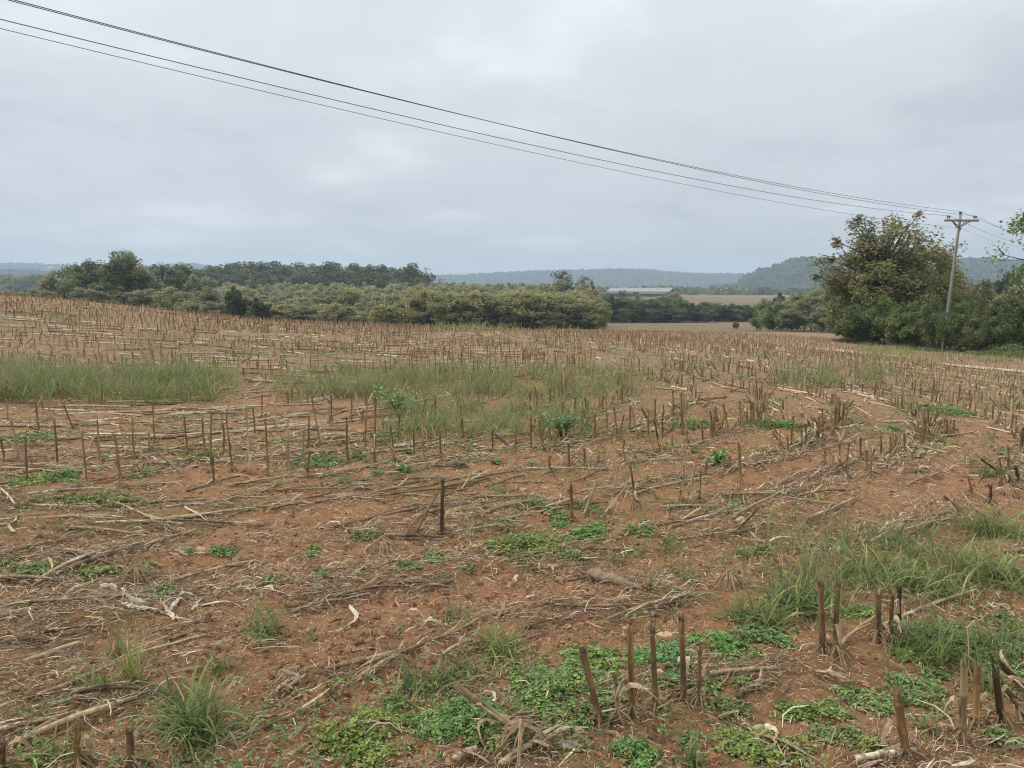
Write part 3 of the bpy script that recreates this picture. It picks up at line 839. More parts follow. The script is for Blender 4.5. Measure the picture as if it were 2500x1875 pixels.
# hedge across the valley field
hx = np.linspace(1478, 1868, 17)
for i, px in enumerate(hx):
    yt = np.interp(px, [1478, 1530, 1600, 1700, 1800, 1870], [722, 724, 733, 738, 744, 742]) + rng.uniform(-4, 5)
    place('hedge_bush', ['mid0', 'mid5', 'mid0', 'mid4'][i % 4], px, yt, None, 186 + rng.uniform(-3, 3), 'dark green bush in the hedge across the valley field', 'bush', 'bushes of the hedge across the valley', wide=28)
for i, px in enumerate(np.linspace(1490, 1860, 12)):
    place('hedge_bush', ['mid5', 'mid0'][i % 2], px, 752 + rng.uniform(-4, 4), None, 178, 'low dark bush along the foot of the valley hedge', 'bush', 'low bushes along the foot of the valley hedge', wide=26)
place('bush', 'mid1', 1560, 716, None, 196, 'rounded yellow-green bush in front of the barn', 'bush', wide=26)
place('bush', 'mid2', 1640, 714, None, 192, 'tan-brown bush right of the yellow-green one by the barn', 'bush', wide=36)
place('bush', 'mid2', 1600, 726, None, 190, 'faded brown bush just below the barn', 'bush', wide=30)
place('bare_tree', 'airy', 1520, 708, None, 200, 'thin half-bare tree in front of the barn roof', 'tree', wide=24)
# tall airy pair left of the barn
place('airy_tree', 'airy', 1378, 660, None, 205, 'tall airy tree rising above the thicket left of the barn', 'tree', wide=42)
place('airy_tree', 'airy', 1432, 674, None, 215, 'slimmer airy tree right of the tall airy one', 'tree', wide=24, rot=3.)
place('bush', 'mid5', 1452, 700, None, 170, 'narrow dark tree at the right of the airy pair', 'tree', wide=12)
# the olive-yellow thicket: front row trees, then layers behind
fr = [(1040, 706, 50, 'mid3'), (1095, 716, 50, 'mid1'), (1150, 712, 52, 'mid3'), (1200, 720, 48, 'mid2'), (1245, 716, 50, 'mid1'), (1290, 712, 50, 'mid3'), (1340, 716, 50, 'mid3'), (1385, 720, 48, 'mid1'),
      (1425, 730, 42, 'mid3'), (1458, 746, 32, 'mid4'), (985, 728, 46, 'mid1'), (940, 745, 40, 'mid3')]
FL = ['yellow-topped tree at the left front corner of the round thicket', 'olive tree second from the left front of the round thicket', 'yellow-olive tree third along the thicket front',
      'brown-tinged tree in the middle of the thicket front', 'olive tree over the dark hollow of the thicket front', 'yellow-olive tree right of the dark hollow in the thicket', 'full yellow tree in the right half of the thicket front',
      'olive tree third from the right end of the thicket', 'yellowish tree second from the right end of the thicket', 'low green tree ending the thicket on the right', 'olive tree just behind the field swell, left of the thicket front', 'small yellow-olive tree behind the field swell']
for (px, yt, w, k), lab in zip(fr, FL):
    place('thicket_tree', k, px, yt, None, 100 + rng.uniform(-2, 3) - (4 if 1000 < px < 1400 else 0), lab, 'tree', 'front trees of the olive thicket', wide=w)
for i, px in enumerate(np.linspace(1010, 1440, 12)):
    place('undergrowth_bush', ['mid0', 'mid5', 'mid0'][i % 3], px, 766 + rng.uniform(-5, 6), None, 95, 'low dark bush under the front of the olive thicket', 'bush', 'low bushes under the thicket front', wide=30)
ROWN = ['just behind the thicket front', 'in the second depth of the thicket', 'in the middle of the thicket', 'toward the back of the thicket', 'at the back of the thicket under the dark wood']
for row, (Y, y0, n, x0, x1) in enumerate([(118, 716, 28, 640, 1440), (145, 708, 33, 540, 1430), (180, 702, 28, 500, 1420), (225, 697, 30, 480, 1330), (275, 694, 34, 470, 1290)]):
    for i, px in enumerate(np.linspace(x0, x1, n)):
        k = ['mid3', 'mid1', 'mid2', 'mid3', 'mid1'][(i * 3 + row * 2) % 5]
        yt = y0 + rng.uniform(-5, 7) + (26 if row == 0 and px < 900 else 0) + (14 if row == 1 and px < 800 else 0) + (6 if row == 2 and px < 800 else 0)
        place('thicket_tree', k, px + rng.uniform(-12, 12), yt, None, Y + rng.uniform(-8, 8), 'yellow-olive young tree %s' % ROWN[row], 'tree', 'young trees within the thicket %s' % ROWN[row], wide=(44, 38, 32, 27, 23)[row])
place('evergreen', 'mid5', 577, 700, None, 96, 'dark upright evergreen in front of the pale thicket', 'tree', wide=24)
place('evergreen', 'mid5', 628, 727, None, 94, 'squat dark evergreen right of the upright one', 'tree', wide=30, rot=2.)
# trees on the left
lf = [(293, 612, 'tall', 52, 128, 'tallest tree of the left clump, bare trunk showing'), (222, 636, 'mid0', 52, 134, 'dark crown left of the tallest left-hand tree'), (180, 645, 'mid0', 40, 138, 'dark rounded tree second to the left of the tallest'),
      (130, 662, 'mid1', 36, 130, 'yellow-olive tree at the left end of the left clump'), (165, 690, 'mid0', 34, 122, 'low green tree in front at the left end of the clump'), (345, 648, 'mid2', 46, 132, 'brown-olive tree right of the tallest left-hand tree'),
      (395, 646, 'mid0', 44, 140, 'green crown in the middle of the left clump'), (445, 645, 'mid0', 40, 150, 'dark green crown at the right of the left clump'), (478, 672, 'mid2', 40, 140, 'brownish tree sloping down at the right of the clump'),
      (500, 700, 'mid2', 42, 125, 'drab low tree at the right end of the left clump'), (420, 700, 'mid3', 48, 118, 'yellow-olive bush in front of the left clump'), (355, 705, 'mid2', 46, 118, 'brown-olive bush below the tallest left-hand tree'),
      (250, 690, 'mid0', 44, 122, 'dark bush at the foot of the left clump'), (205, 702, 'mid2', 40, 118, 'drab bush at the left foot of the clump'), (300, 712, 'mid0', 40, 118, 'dark bush directly under the tallest tree'),
      (450, 728, 'mid1', 40, 108, 'low olive bush above the field swell'), (395, 735, 'mid0', 36, 106, 'low dark bush above the field swell'), (520, 735, 'mid2', 36, 106, 'low brown bush above the field swell'),
      (90, 705, 'mid2', 36, 112, 'low brown brush left of the clump'), (40, 712, 'mid2', 36, 105, 'brown brush on the skyline of the field, far left'), (-15, 708, 'mid2', 40, 105, 'brown brush cut by the left picture edge'), (120, 722, 'mid1', 34, 100, 'ochre brush just behind the field skyline')]
for px, yt, k, w, Y, lab in lf:
    place('broadleaf_tree' if yt < 700 else 'bush', k, px, yt, None, Y, lab, 'tree' if yt < 700 else 'bush', 'trees of the left clump', wide=w)
# dark wood behind the thicket
proto('far0', 130, 12., 5.2, 1., 66, 90, .50, [GREEN_D, GREEN_M, GREEN_D, GREYG], .25, clump=.34, mat='farleaf')
proto('far1', 131, 12., 5.0, 1., 66, 90, .50, [GREEN_D, GREEN_D, OLIVE, GREEN_M], .25, clump=.34, mat='farleaf')
proto('far2', 132, 12., 4.5, 2., 56, 46, .42, [GREYG, OLIVE, GREYG], .22, clump=.27, mat='farleaf', bare=30)
k_ = 0
for px in np.arange(470, 1010, 19):
    yt = np.interp(px, [470, 520, 560, 640, 700, 760, 800, 850, 900, 950, 1000], [660, 650, 646, 641, 643, 650, 644, 649, 648, 655, 656]) + rng.uniform(-3, 7)
    place('woodland_tree', ['far0', 'far1', 'far0'][k_ % 3], px, yt, None, 330 + rng.uniform(-15, 25), 'dark green tree in the wood behind the olive thicket', 'tree', 'trees of the dark wood', wide=40); k_ += 1
for px in np.arange(480, 980, 26):
    place('woodland_tree', ['far1', 'far0'][k_ % 2], px, 668 + rng.uniform(-4, 6), None, 312, 'lower dark tree along the front of the wood behind the thicket', 'tree', 'front trees of the dark wood', wide=36); k_ += 1
place('woodland_tree', 'far0', 1002, 646, None, 300, 'big dark dome-shaped tree ending the wood', 'tree', wide=46)
place('woodland_tree', 'far2', 1048, 656, None, 300, 'thin pale tree right of the dark dome-shaped tree', 'tree', wide=22)
place('woodland_tree', 'far2', 1085, 682, None, 300, 'small thin tree trailing off right of the wood', 'tree', wide=28)
for i, px in enumerate(np.linspace(1110, 1360, 10)):
    place('woodland_tree', ['far0', 'far2', 'far1'][i % 3], px, 693 + rng.uniform(-4, 3), None, 420, 'small hazy tree on the skyline behind the thicket', 'tree', 'hazy trees behind the thicket', wide=22)
# ------------------------------------------------------------------ colours of the dry maize
STRAW, PALE, TAN, BRN, DRK, AMB = (.52, .40, .245), (.63, .53, .37), (.37, .262, .150), (.22, .138, .072), (.105, .070, .045), (.32, .19, .075)
def stalk_geo(h, dia, rg, tone, sides=8, jag=True):
    """upright cut stalk with nodes, frayed rim"""
    zs, rr = [-.03], [dia * .56]
    z = .0; nxt = rg.uniform(.05, .09)
    r0 = dia * .5
    while z < h - .001:
        z2 = min(nxt, h)
        zs += [z + .008, z2 - .010]; rr += [r0 * 1.0, r0 * .95]
        if z2 < h:
            zs += [z2, z2 + .006]; rr += [r0 * 1.2, r0 * 1.05]
        z = z2 + .006; nxt = z + rg.uniform(.085, .14); r0 *= .97
    zs = np.array(zs); o = np.argsort(zs); zs = np.clip(zs[o], -.03, h); rr = np.array(rr)[o]
    k = zs / max(h, .01)
    bend = rg.normal(size=2) * .02 * h
    P = np.stack([bend[0] * k * k + rg.normal(size=len(zs)) * .0006, bend[1] * k * k, zs], -1)
    V, Q, T = tubes(P, rr, sides)
    V = V.reshape(len(zs), sides, 3)
    if jag: V[-1, :, 2] += rg.uniform(-.012, .022, sides)
    c = np.asarray(tone)[None, None] * np.ones((len(zs), sides, 1))
    blot = rg.random() * 10
    dk = vnoise(np.linspace(0, 3, len(zs))[:, None] + blot, np.linspace(0, 2, sides)[None] + blot, 5)
    c = c * (.55 + .75 * dk[..., None])
    c[-2:] *= .7                       # weathered cut end
    g = Geo(); g.add(V.reshape(-1, 3), Q, T, c.reshape(-1, 3))
    if jag:                            # slivers of the torn rim
        n = 9
        a = rg.uniform(0, 6.28, n); top = V[-1].mean(0)
        p0 = top + np.stack([np.cos(a) * rr[-1] * .9, np.sin(a) * rr[-1] * .9, a * 0 - .012], -1)
        p1 = p0 + np.stack([np.cos(a) * .006, np.sin(a) * .006, rg.uniform(.012, .05, n)], -1)
        S = np.stack([-np.sin(a), np.cos(a), a * 0], -1)
        Vr, Qr = ribbons(np.stack([p0, p1], 1), np.tile([.003, .001], (n, 1)), np.repeat(S[:, None], 2, 1))
        g.add(Vr, Qr, None, np.asarray(tone) * .9)
    return g
def root_geo(dia, rg, tone, n=13):
    a = rg.uniform(0, 6.28, n); hz = rg.uniform(.018, .065, n); ro = rg.uniform(.045, .105, n)
    ca, sa = np.cos(a), np.sin(a)
    P = np.stack([np.stack([ca * dia * .42, sa * dia * .42, hz], -1), np.stack([ca * ro * .5, sa * ro * .5, hz * .62], -1), np.stack([ca * ro, sa * ro, hz * 0 - .03], -1)], 1)
    V, Q, T = tubes(P, np.broadcast_to(np.array([.0034, .0030, .0022]), (n, 3)), 4, False)
    g = Geo(); g.add(V, Q, None, jitcol(np.asarray(tone) * .9, len(V), .12, rg)); return g
def leaf_ribbon(P, w, rg, tone, twist=1.0, cup=.0):
    """one dry leaf along spine P (k,3)"""
    P = np.asarray(P, float); k = len(P)
    T = nrm(np.gradient(P, axis=0)); up = np.array([0, 0, 1.])
    S = nrm(np.cross(T, up)); U = np.cross(S, T)
    ph = np.cumsum(rg.normal(size=k)) * .45 * twist + rg.uniform(-.6, .6)
    Sd = S * np.cos(ph)[:, None] + U * np.sin(ph)[:, None]
    Nn = np.cross(T, Sd)
    t = np.linspace(0, 1, k)
    wd = w * (.45 + .55 * np.sin(np.pi * np.clip(t * .85 + .12, 0, 1))) * (1 + rg.normal(size=k) * .12)
    mid = P - Nn * (wd * .35)[:, None]
    V = np.stack([P - Sd * wd[:, None], mid, P + Sd * wd[:, None]], 1)
    i = np.arange(k * 3).reshape(k, 3)
    Q = np.concatenate([np.stack([i[:-1, j], i[:-1, j + 1], i[1:, j + 1], i[1:, j]], -1) for j in (0, 1)])
    c = np.asarray(tone) * (1 + rg.normal(size=(k, 1)) * .12)
    return V.reshape(-1, 3), Q, np.repeat(np.clip(c, .02, .85), 3, 0)
def sheath_geo(h, dia, rg, tone):
    """dead leaf sheath peeling off the stalk"""
    g = Geo()
    for _ in range(rg.integers(1, 3)):
        a = rg.uniform(0, 6.28); z0 = rg.uniform(.05, max(.07, h * .45)); L = rg.uniform(.08, .2)
        k = np.linspace(0, 1, 7)
        rad_ = dia * .55 + (k ** 1.5) * L * rg.uniform(.35, .8)
        zz_ = z0 + L * .6 * np.sin(k * 2.3) - k * k * z0 * rg.uniform(.5, 1.1)
        P = np.stack([np.cos(a) * rad_, np.sin(a) * rad_, np.maximum(zz_, .004)], -1)
        V, Q, C = leaf_ribbon(P, rg.uniform(.007, .014), rg, tone, .6); g.add(V, Q, None, C)
    return g
def align(o, d, spin):
    q = Vector(d).to_track_quat('Z', 'Y')
    o.rotation_mode = 'QUATERNION'
    o.rotation_quaternion = q @ Matrix.Rotation(spin, 3, 'Z').to_quaternion()
STUBG = 'cut maize stubs standing in the field'
def stub_at(bx, by, tx, ty, tone, label, dia=.023, roots=True, sheath=True, group=STUBG, seed=None):
    B = hit(bx, by); Tp = at(tx, ty, B[1] + rng.uniform(-.03, .03))
    d = Tp - B; h = float(np.linalg.norm(d))
    rg = np.random.default_rng(int(bx * 13 + by) if seed is None else seed)
    root = empty('corn_stub', tuple(B)); align(root, d / h, rg.uniform(0, 6))
    obj('stalk', stalk_geo(h, dia, rg, tone).mesh('stalk', M['stalk'], True), root)
    if roots: obj('brace_roots', root_geo(dia, rg, TAN, int(rg.integers(10, 18))).mesh('brace_roots', M['straw']), root)
    if sheath: obj('leaf_sheath', sheath_geo(h, dia, rg, TAN if rg.random() < .6 else STRAW).mesh('leaf_sheath', M['straw']), root)
    tag(root, label, 'corn stub', group)
    return B
taken = []       # base positions, so that the sown rows leave room
front = [(1467, 1772, 1420, 1579, BRN, 'corn stub with a frayed top, leaning left, first of the front row', .027), (1545, 1752, 1536, 1546, AMB, 'amber corn stub second in the front row', .024),
    (1510, 1766, 1498, 1648, TAN, 'thin short stalk between the first two front-row stubs', .010), (1602, 1735, 1590, 1542, BRN, 'dark-topped corn stub on tall splayed roots', .023),
    (1669, 1715, 1668, 1514, BRN, 'tallest corn stub at the right of the front five', .023), (1707, 1712, 1708, 1585, BRN, 'slim bent corn stub beside the tallest of the front row', .015),
    (2007, 1590, 2004, 1430, BRN, 'left stub of the pair standing before the long-bladed grass', .025), (2040, 1604, 2040, 1428, BRN, 'right stub of the pair standing before the long-bladed grass', .022),
    (2143, 1566, 2145, 1457, BRN, 'split corn stub with roots spread over bare soil', .026), (2174, 1566, 2176, 1457, BRN, 'thin corn stub right of the split one', .018), (2195, 1542, 2193, 1438, DRK, 'dark corn stub at the right end of the second cluster', .020),
    (2212, 1848, 2190, 1686, AMB, 'thick orange-brown corn stub leaning left near the lower right', .030), (2349, 1818, 2357, 1625, TAN, 'grey-tan corn stub with a long side leaf, lower right', .025), (2383, 1782, 2383, 1625, AMB, 'split amber corn stub in the lower right corner', .026),
    (2446, 1766, 2426, 1629, DRK, 'dark corn stub leaning left in the lower right corner', .024), (2500, 1750, 2432, 1646, BRN, 'brown stalk leaning across the lower right corner', .016), (2515, 1690, 2450, 1627, DRK, 'stout dark stalk leaning in from the right edge', .026),
    (191, 1885, 185, 1778, AMB, 'corn stub cut by the lower edge, left of the pair', .024), (321, 1885, 313, 1782, BRN, 'hollow split corn stub cut by the lower edge, right of the pair', .024), (6, 1885, 4, 1830, BRN, 'corn stub at the lower left corner', .02),
    (1079, 1309, 1079, 1172, DRK, 'lone dark corn stub standing straight in mid field', .026), (1010, 1305, 1064, 1206, TAN, 'corn stalk leaning right against the lone dark stub', .022),
    (1396, 1272, 1396, 1182, BRN, 'dark upright corn stub left of two pale leaning ones', .024), (1424, 1264, 1457, 1176, STRAW, 'pale corn stalk leaning right beside the dark upright stub', .021), (1492, 1252, 1506, 1145, STRAW, 'yellowish corn stub in the middle of the leaning trio', .020),
    (1467, 1265, 1528, 1188, STRAW, 'straw-coloured stalk leaning far right in the trio', .021), (1555, 1240, 1538, 1141, BRN, 'thin dark corn stub leaning left, right of the trio', .018), (1662, 1233, 1673, 1141, STRAW, 'pale corn stub, left of the close pair in mid field', .018),
    (1679, 1233, 1697, 1145, STRAW, 'pale leaning corn stub, right of the close pair', .024), (1708, 1228, 1710, 1150, TAN, 'thin tan corn stub right of the close pale pair', .015), (1809, 1180, 1805, 1085, BRN, 'lone tall brown corn stub on open soil right of centre', .022),
    (1791, 1300, 1850, 1243, BRN, 'dark stalk jutting up to the right from the soil', .02), (2353, 1253, 2308, 1213, BRN, 'brown stalk leaning left above the right-hand grass', .022), (2418, 1232, 2418, 1188, DRK, 'short dark stub near the right edge', .022),
    (2471, 1187, 2460, 1160, DRK, 'blackish short stub at the right edge, left of two', .026), (2487, 1180, 2481, 1144, DRK, 'blackish stub at the right edge, right of two', .026), (2361, 1135, 2364, 1091, STRAW, 'pale lone stub on bare soil toward the right edge', .024)]
for bx, by, tx, ty, tone, lab, dia in front:
    taken.append(stub_at(bx, by, tx, ty, tone, lab, dia))
# a knocked-over stub with its root ball, front centre
kb = hit(1268, 1785)
kt = at(1113, 1681, kb[1] - .02)
taken.append(stub_at(1268, 1785, 1113, 1681, TAN, 'leaning corn stalk with exposed roots in the green patch', .027))
# the standing stubs of the middle distance (base, top)
def V1(lst, ox, oy, s=2.458):
    return [(ox + a / s, oy + b / s, ox + c / s, oy + d / s) for a, b, c, d in lst]
mid_left = V1([(165, 570, 150, 310), (120, 430, 60, 190), (345, 450, 335, 190), (235, 240, 210, 90), (440, 240, 380, 90), (600, 420, 585, 190), (520, 560, 495, 270), (720, 540, 700, 285), (1100, 520, 900, 330), (855, 530, 840, 300),
    (805, 410, 790, 180), (930, 320, 912, 100), (1125, 400, 1107, 170), (1230, 410, 1210, 180), (1265, 500, 1260, 130), (1345, 400, 1345, 280), (1395, 500, 1362, 150), (1500, 520, 1480, 120), (1610, 520, 1595, 200), (1530, 260, 1525, 110),
    (1660, 240, 1655, 120), (1730, 490, 1728, 180), (1820, 480, 1818, 250), (1855, 340, 1850, 170), (2090, 440, 2080, 200), (1925, 340, 1870, 60), (2195, 360, 2190, 160), (2110, 200, 2110, 30), (1990, 200, 1990, 40), (310, 190, 290, 80), (30, 450, 5, 300)], 0, 950)
mid_ctr = V1([(120, 450, 110, 180), (225, 370, 225, 50), (280, 450, 285, 60), (405, 450, 380, 230), (520, 420, 515, 240), (580, 440, 565, 190), (680, 420, 672, 250), (990, 380, 990, 250), (1130, 350, 1130, 230), (1220, 360, 1220, 170), (1290, 360, 1270, 200),
    (1345, 330, 1330, 240), (1450, 460, 1445, 340), (1740, 300, 1725, 120), (1860, 290, 1825, 120), (1925, 310, 1920, 130), (2010, 290, 2005, 150), (2130, 270, 2130, 120), (1680, 240, 1670, 60), (1555, 240, 1535, 130), (800, 240, 795, 100), (625, 200, 625, 100),
    (1100, 355, 1000, 265), (1230, 120, 1180, 90)], 800, 950)
mid_right = V1([(1015, 840, 1018, 740), (1070, 865, 1065, 770), (1105, 840, 1105, 710), (1145, 840, 1160, 690), (1230, 780, 1232, 670), (1260, 780, 1262, 670), (1295, 800, 1315, 725), (1355, 770, 1355, 655), (1410, 750, 1415, 660), (1440, 740, 1447, 655), (1490, 740, 1497, 640),
    (1600, 700, 1600, 620), (1680, 660, 1710, 575), (1730, 650, 1733, 560), (1750, 648, 1752, 558), (1772, 645, 1775, 556), (1790, 640, 1795, 552), (160, 640, 165, 490), (365, 610, 365, 480), (440, 610, 405, 460), (550, 580, 550, 505), (575, 580, 575, 470), (645, 590, 645, 470),
    (735, 640, 650, 470), (835, 620, 825, 540), (770, 550, 765, 440), (880, 540, 880, 470), (935, 600, 915, 560), (985, 590, 940, 540), (1035, 595, 990, 530), (1075, 580, 1050, 540), (1100, 580, 1080, 535)], 1600, 800)
ORD = ['first', 'second', 'third', 'fourth', 'fifth', 'sixth', 'seventh', 'eighth', 'ninth', 'tenth', 'eleventh', 'twelfth', 'thirteenth', 'fourteenth', 'fifteenth', 'sixteenth', 'seventeenth', 'eighteenth', 'nineteenth', 'twentieth']
ORD += ['twenty-' + o for o in ORD[:9]] + ['thirtieth'] + ['thirty-' + o for o in ORD[:9]]
def stand(lst, lab, tones, dia=.018):
    lst = sorted(lst)
    for i, (bx, by, tx, ty) in enumerate(lst):
        rg = np.random.default_rng(900 + i + len(lst))
        taken.append(stub_at(bx, by, tx, ty, tones[int(rg.integers(0, len(tones)))], '%s, %s from the left' % (lab, ORD[i]), dia * rg.uniform(.85, 1.15), rg.random() < .85, rg.random() < .75))
stand(mid_left, 'corn stub in the open rows before the left grass band', [TAN, TAN, (.26, .17, .09), AMB, BRN, STRAW])
stand(mid_ctr, 'corn stub among the weeds and grass of mid field', [(.26, .17, .09), TAN, BRN, AMB])
stand(mid_right, 'corn stub in the bending rows right of mid field', [BRN, AMB, TAN, (.26, .17, .09), BRN])
taken = np.array(taken)

# ------------------------------------------------------------------ the sown rows, further out
def green_mask(x, y):
    """where tall grass crowds out the stubs"""
    m = np.zeros(np.shape(x))
    for cx, cy, rx, ry in [(-5.4, 11.6, 2.9, 1.7), (-.6, 12.0, 2.6, 1.7), (-.3, 9.4, 1.6, .9)]:
        m = np.maximum(m, np.exp(-(((x - cx) / rx) ** 2 + ((y - cy) / ry) ** 2) ** 2))
    return m
def sow(n, r0, r1, a0, a1, seed, power=.5):
    rg = np.random.default_rng(seed)
    rr = r0 * (r1 / r0) ** rg.random(n) if power == 0 else np.sqrt(rg.uniform(r0 ** 2, r1 ** 2, n))
    aa = rg.uniform(R(a0), R(a1), n)
    return rr * np.sin(aa), rr * np.cos(aa), rg
def in_field(x, y):
    """outline of the stubble: it stops at the thicket, the track and the valley meadow"""
    ok = np.ones(np.shape(x), bool)
    lim = np.interp(x, [-60, -40, -20, -10, 0, 10, 20, 27, 40], [50, 52, 60, 84, 92, 90, 72, 44, 37])
    ok &= y < lim
    return ok
x, y, rg = sow(150000, 6.5, 96, -42, 42, 61)
d = np.hypot(x, y)
x, y = snap_row(x, y, rg.normal(size=len(x)) * .03)
d = np.hypot(x, y)
TRK = [hit(np.linspace(1985, 2200, 30), np.interp(np.linspace(1985, 2200, 30), [1985, 2040, 2090, 2140, 2200], [851, 855, 858, 863, 871])),
       hit(np.linspace(2330, 2520, 30), np.interp(np.linspace(2330, 2520, 30), [2330, 2390, 2450, 2520], [893, 897, 903, 910]))]
on_track = np.zeros(len(x), bool)
for tk in TRK:
    for p in tk: on_track |= (x - p[0]) ** 2 + (y - p[1]) ** 2 < 1.45 ** 2
keep = in_field(x, y) & (d > 6.5) & ~on_track
dens = np.clip((fbm(x / 2.4, y / 2.4, 77, 3) - .33) * 7, .04, 1) * .95
dens = np.where((x > .8) & (y > 8.2), np.maximum(dens, np.clip((fbm(x / 2.4, y / 2.4, 177, 2) - .30) * 6, 0, .95)), dens)
dens *= np.where(d > 30, np.clip(1 - (d - 30) / 110, .4, 1), 1)
dens *= 1 - .75 * green_mask(x, y)
dens = np.where((x > .2) & (x < 4.2) & (y > 8.0) & (y < 12.5), np.maximum(dens, .85), dens)   # thick stand behind the weeds
dens *= np.where((x > .2) & (y < 8.0), .25, 1)                # rows mostly knocked flat near right
dens *= np.where((x < .2) & (y < 10.2), .18, 1)               # the left rows there are placed one by one
dens *= np.where((x < 0) & (y > 14.5) & (y < 18), .55, 1)
keep &= rg.random(len(x)) < dens
x, y = x[keep], y[keep]; d = np.hypot(x, y)
far_ok = np.min((x[:, None] - taken[None, :, 0]) ** 2 + (y[:, None] - taken[None, :, 1]) ** 2, 1) > .07 ** 2
x, y, d = x[far_ok], y[far_ok], d[far_ok]
# thin to a natural spacing along the row
cell = {}
order = np.argsort(d); sel = []
for i in order:
    k = (int(x[i] / .115), int(y[i] / .115)) if d[i] < 34 else (int(x[i] / .2), int(y[i] / .2))
    if k in cell: continue
    cell[k] = 1; sel.append(i)
sel = np.array(sel); x, y, d = x[sel], y[sel], d[sel]
z = gz(x, y)
n = len(x)
rg = np.random.default_rng(62)
hh = (.12 + .20 * fbm(x / 4, y / 4, 81, 2) + rg.normal(size=n) * .04) * np.where(d > 16, .88, 1.0)
hh = np.where((x > .2) & (x < 4.2) & (y > 8.0) & (y < 12.5), hh * 1.25, hh)
hh = np.clip(hh, .05, .42)
lean = np.where(rg.random(n) < .28, rg.uniform(.3, 1.15, n), np.abs(rg.normal(size=n)) * .09)
la = rg.uniform(0, 6.28, n)
dirs = nrm(np.stack([np.sin(lean) * np.cos(la), np.sin(lean) * np.sin(la) * .6, np.cos(lean)], -1))
tones = np.array([TAN, BRN, TAN, (.27, .185, .105), BRN, STRAW, (.26, .175, .10)])
tn = tones[rg.integers(0, len(tones), n)]
# individuals: the ones that show largest
N_IND = max(0, 300 - len(taken) - 2)
variants = []
for v in range(10):
    r_ = np.random.default_rng(700 + v)
    tone = [TAN, BRN, AMB, BRN, DRK, TAN, BRN, AMB, BRN, TAN][v]
    variants.append((stalk_geo(.32, .021, r_, tone).mesh('stalk', M['stalk'], True), root_geo(.021, r_, TAN, 11).mesh('brace_roots', M['straw']), sheath_geo(.32, .021, r_, TAN).mesh('leaf_sheath', M['straw'])))
for i in range(min(N_IND, n)):
    v = variants[int(rg.integers(0, 10))]
    e_ = empty('corn_stub', (x[i], y[i], z[i])); align(e_, dirs[i], rg.uniform(0, 6))
    s = hh[i] / .32; e_.scale = (1, 1, s)
    obj('stalk', v[0], e_); obj('brace_roots', v[1], e_)
    if rg.random() < .4: obj('leaf_sheath', v[2], e_)
    side = ('in the left rows' if x[i] < -3 else ('in the weedy middle of the field' if x[i] < 1.5 else ('in the curving rows right of centre' if x[i] < 4 else 'in the outer rows toward the right edge'))) + (', near side' if d[i] < 8.7 else ', beyond the first bend')
    tag(e_, 'small brown corn stub %s' % side, 'corn stub', 'small stubs ' + side)
j = np.arange(min(N_IND, n), n)
def stub_mass(j, sides, k):
    kk = np.linspace(0, 1, k)
    P = np.stack([x[j], y[j], z[j] - .02], -1)[:, None] + dirs[j][:, None] * (hh[j][:, None] * kk[None])[..., None]
    r_ = np.broadcast_to((rg.uniform(.0085, .0125, len(j)) * (1 + np.maximum(d[j] - 18, 0) * .006))[:, None], (len(j), k))
    V, Q, T = tubes(P, r_, sides)
    c = np.repeat(jitcol(tn[j], len(j), .22, rg), k * sides, 0)
    return V, Q, T, c
g = Geo()
near = j[d[j] < 18]; farr = j[d[j] >= 18]
g.add(*stub_mass(near, 5, 4)); g.add(*stub_mass(farr, 3, 2))
o = obj('corn_stubble', g.mesh('corn_stubble', M['stalk'], False))
tag(o, 'countless cut corn stubs across the far field', 'stubble', kind='stuff')

# ------------------------------------------------------------------ fallen stalks
def fallen_mesh(P, dia, rg, tone, tone2, husk=True):
    """stalk lying along P (k,3); returns stalk mesh, husk mesh or None"""
    k = 16
    seg = np.concatenate([[0], np.cumsum(np.linalg.norm(np.diff(P, axis=0), axis=1))])
    L = seg[-1]
    t = np.linspace(0, L, k)
    S = np.stack([np.interp(t, seg, P[:, i]) for i in range(3)], -1)
    S[:, :2] += rg.normal(size=(k, 2)) * .0014
    S[:, 2] += .012 * np.sin(np.linspace(0, 3.1, k)) * rg.uniform(0, 1.5)
    rr = dia * .39 * (1 - .25 * t / L)
    node = (np.arange(k) % 4 == 2); rr = rr * np.where(node, 1.14, 1.0)
    V, Q, T = tubes(S, rr, 7)
    mixf = vnoise(np.linspace(0, L * 5, k) + rg.random() * 50, np.zeros(k), 3)[:, None]
    mixf = np.clip((mixf - .35) * 2, 0, 1)
    c = np.asarray(tone)[None] * (1 - mixf) + np.asarray(tone2)[None] * mixf
    c = np.where(node[:, None], c * .75, c)
    g = Geo(); g.add(V, Q, T, np.repeat(c, 7, 0))
    h = None
    if husk:
        h = Geo()
        for _ in range(int(rg.integers(1, 4))):
            i0 = int(rg.integers(0, k - 5)); ln_ = int(rg.integers(4, 6))
            seg_ = S[i0:i0 + ln_ + 1].copy(); m = len(seg_)
            dv = rg.normal(size=3) * .05; dv[2] = abs(dv[2]) * .35
            seg_ = seg_ + np.linspace(0, 1, m)[:, None] ** 1.3 * dv + np.array([0, 0, dia * .4])
            if rg.random() < .6:           # loose tail reaching to the ground
                seg_[:, 2] -= np.linspace(0, 1, m) ** 2 * dia * .8
            Vr, Qr, Cr = leaf_ribbon(seg_, rg.uniform(.003, .008), rg, STRAW if rg.random() < .4 else TAN, .8); h.add(Vr, Qr, None, Cr)
    return g, h
FALLG = 'dry cornstalks lying on the soil'
fall_pos = []
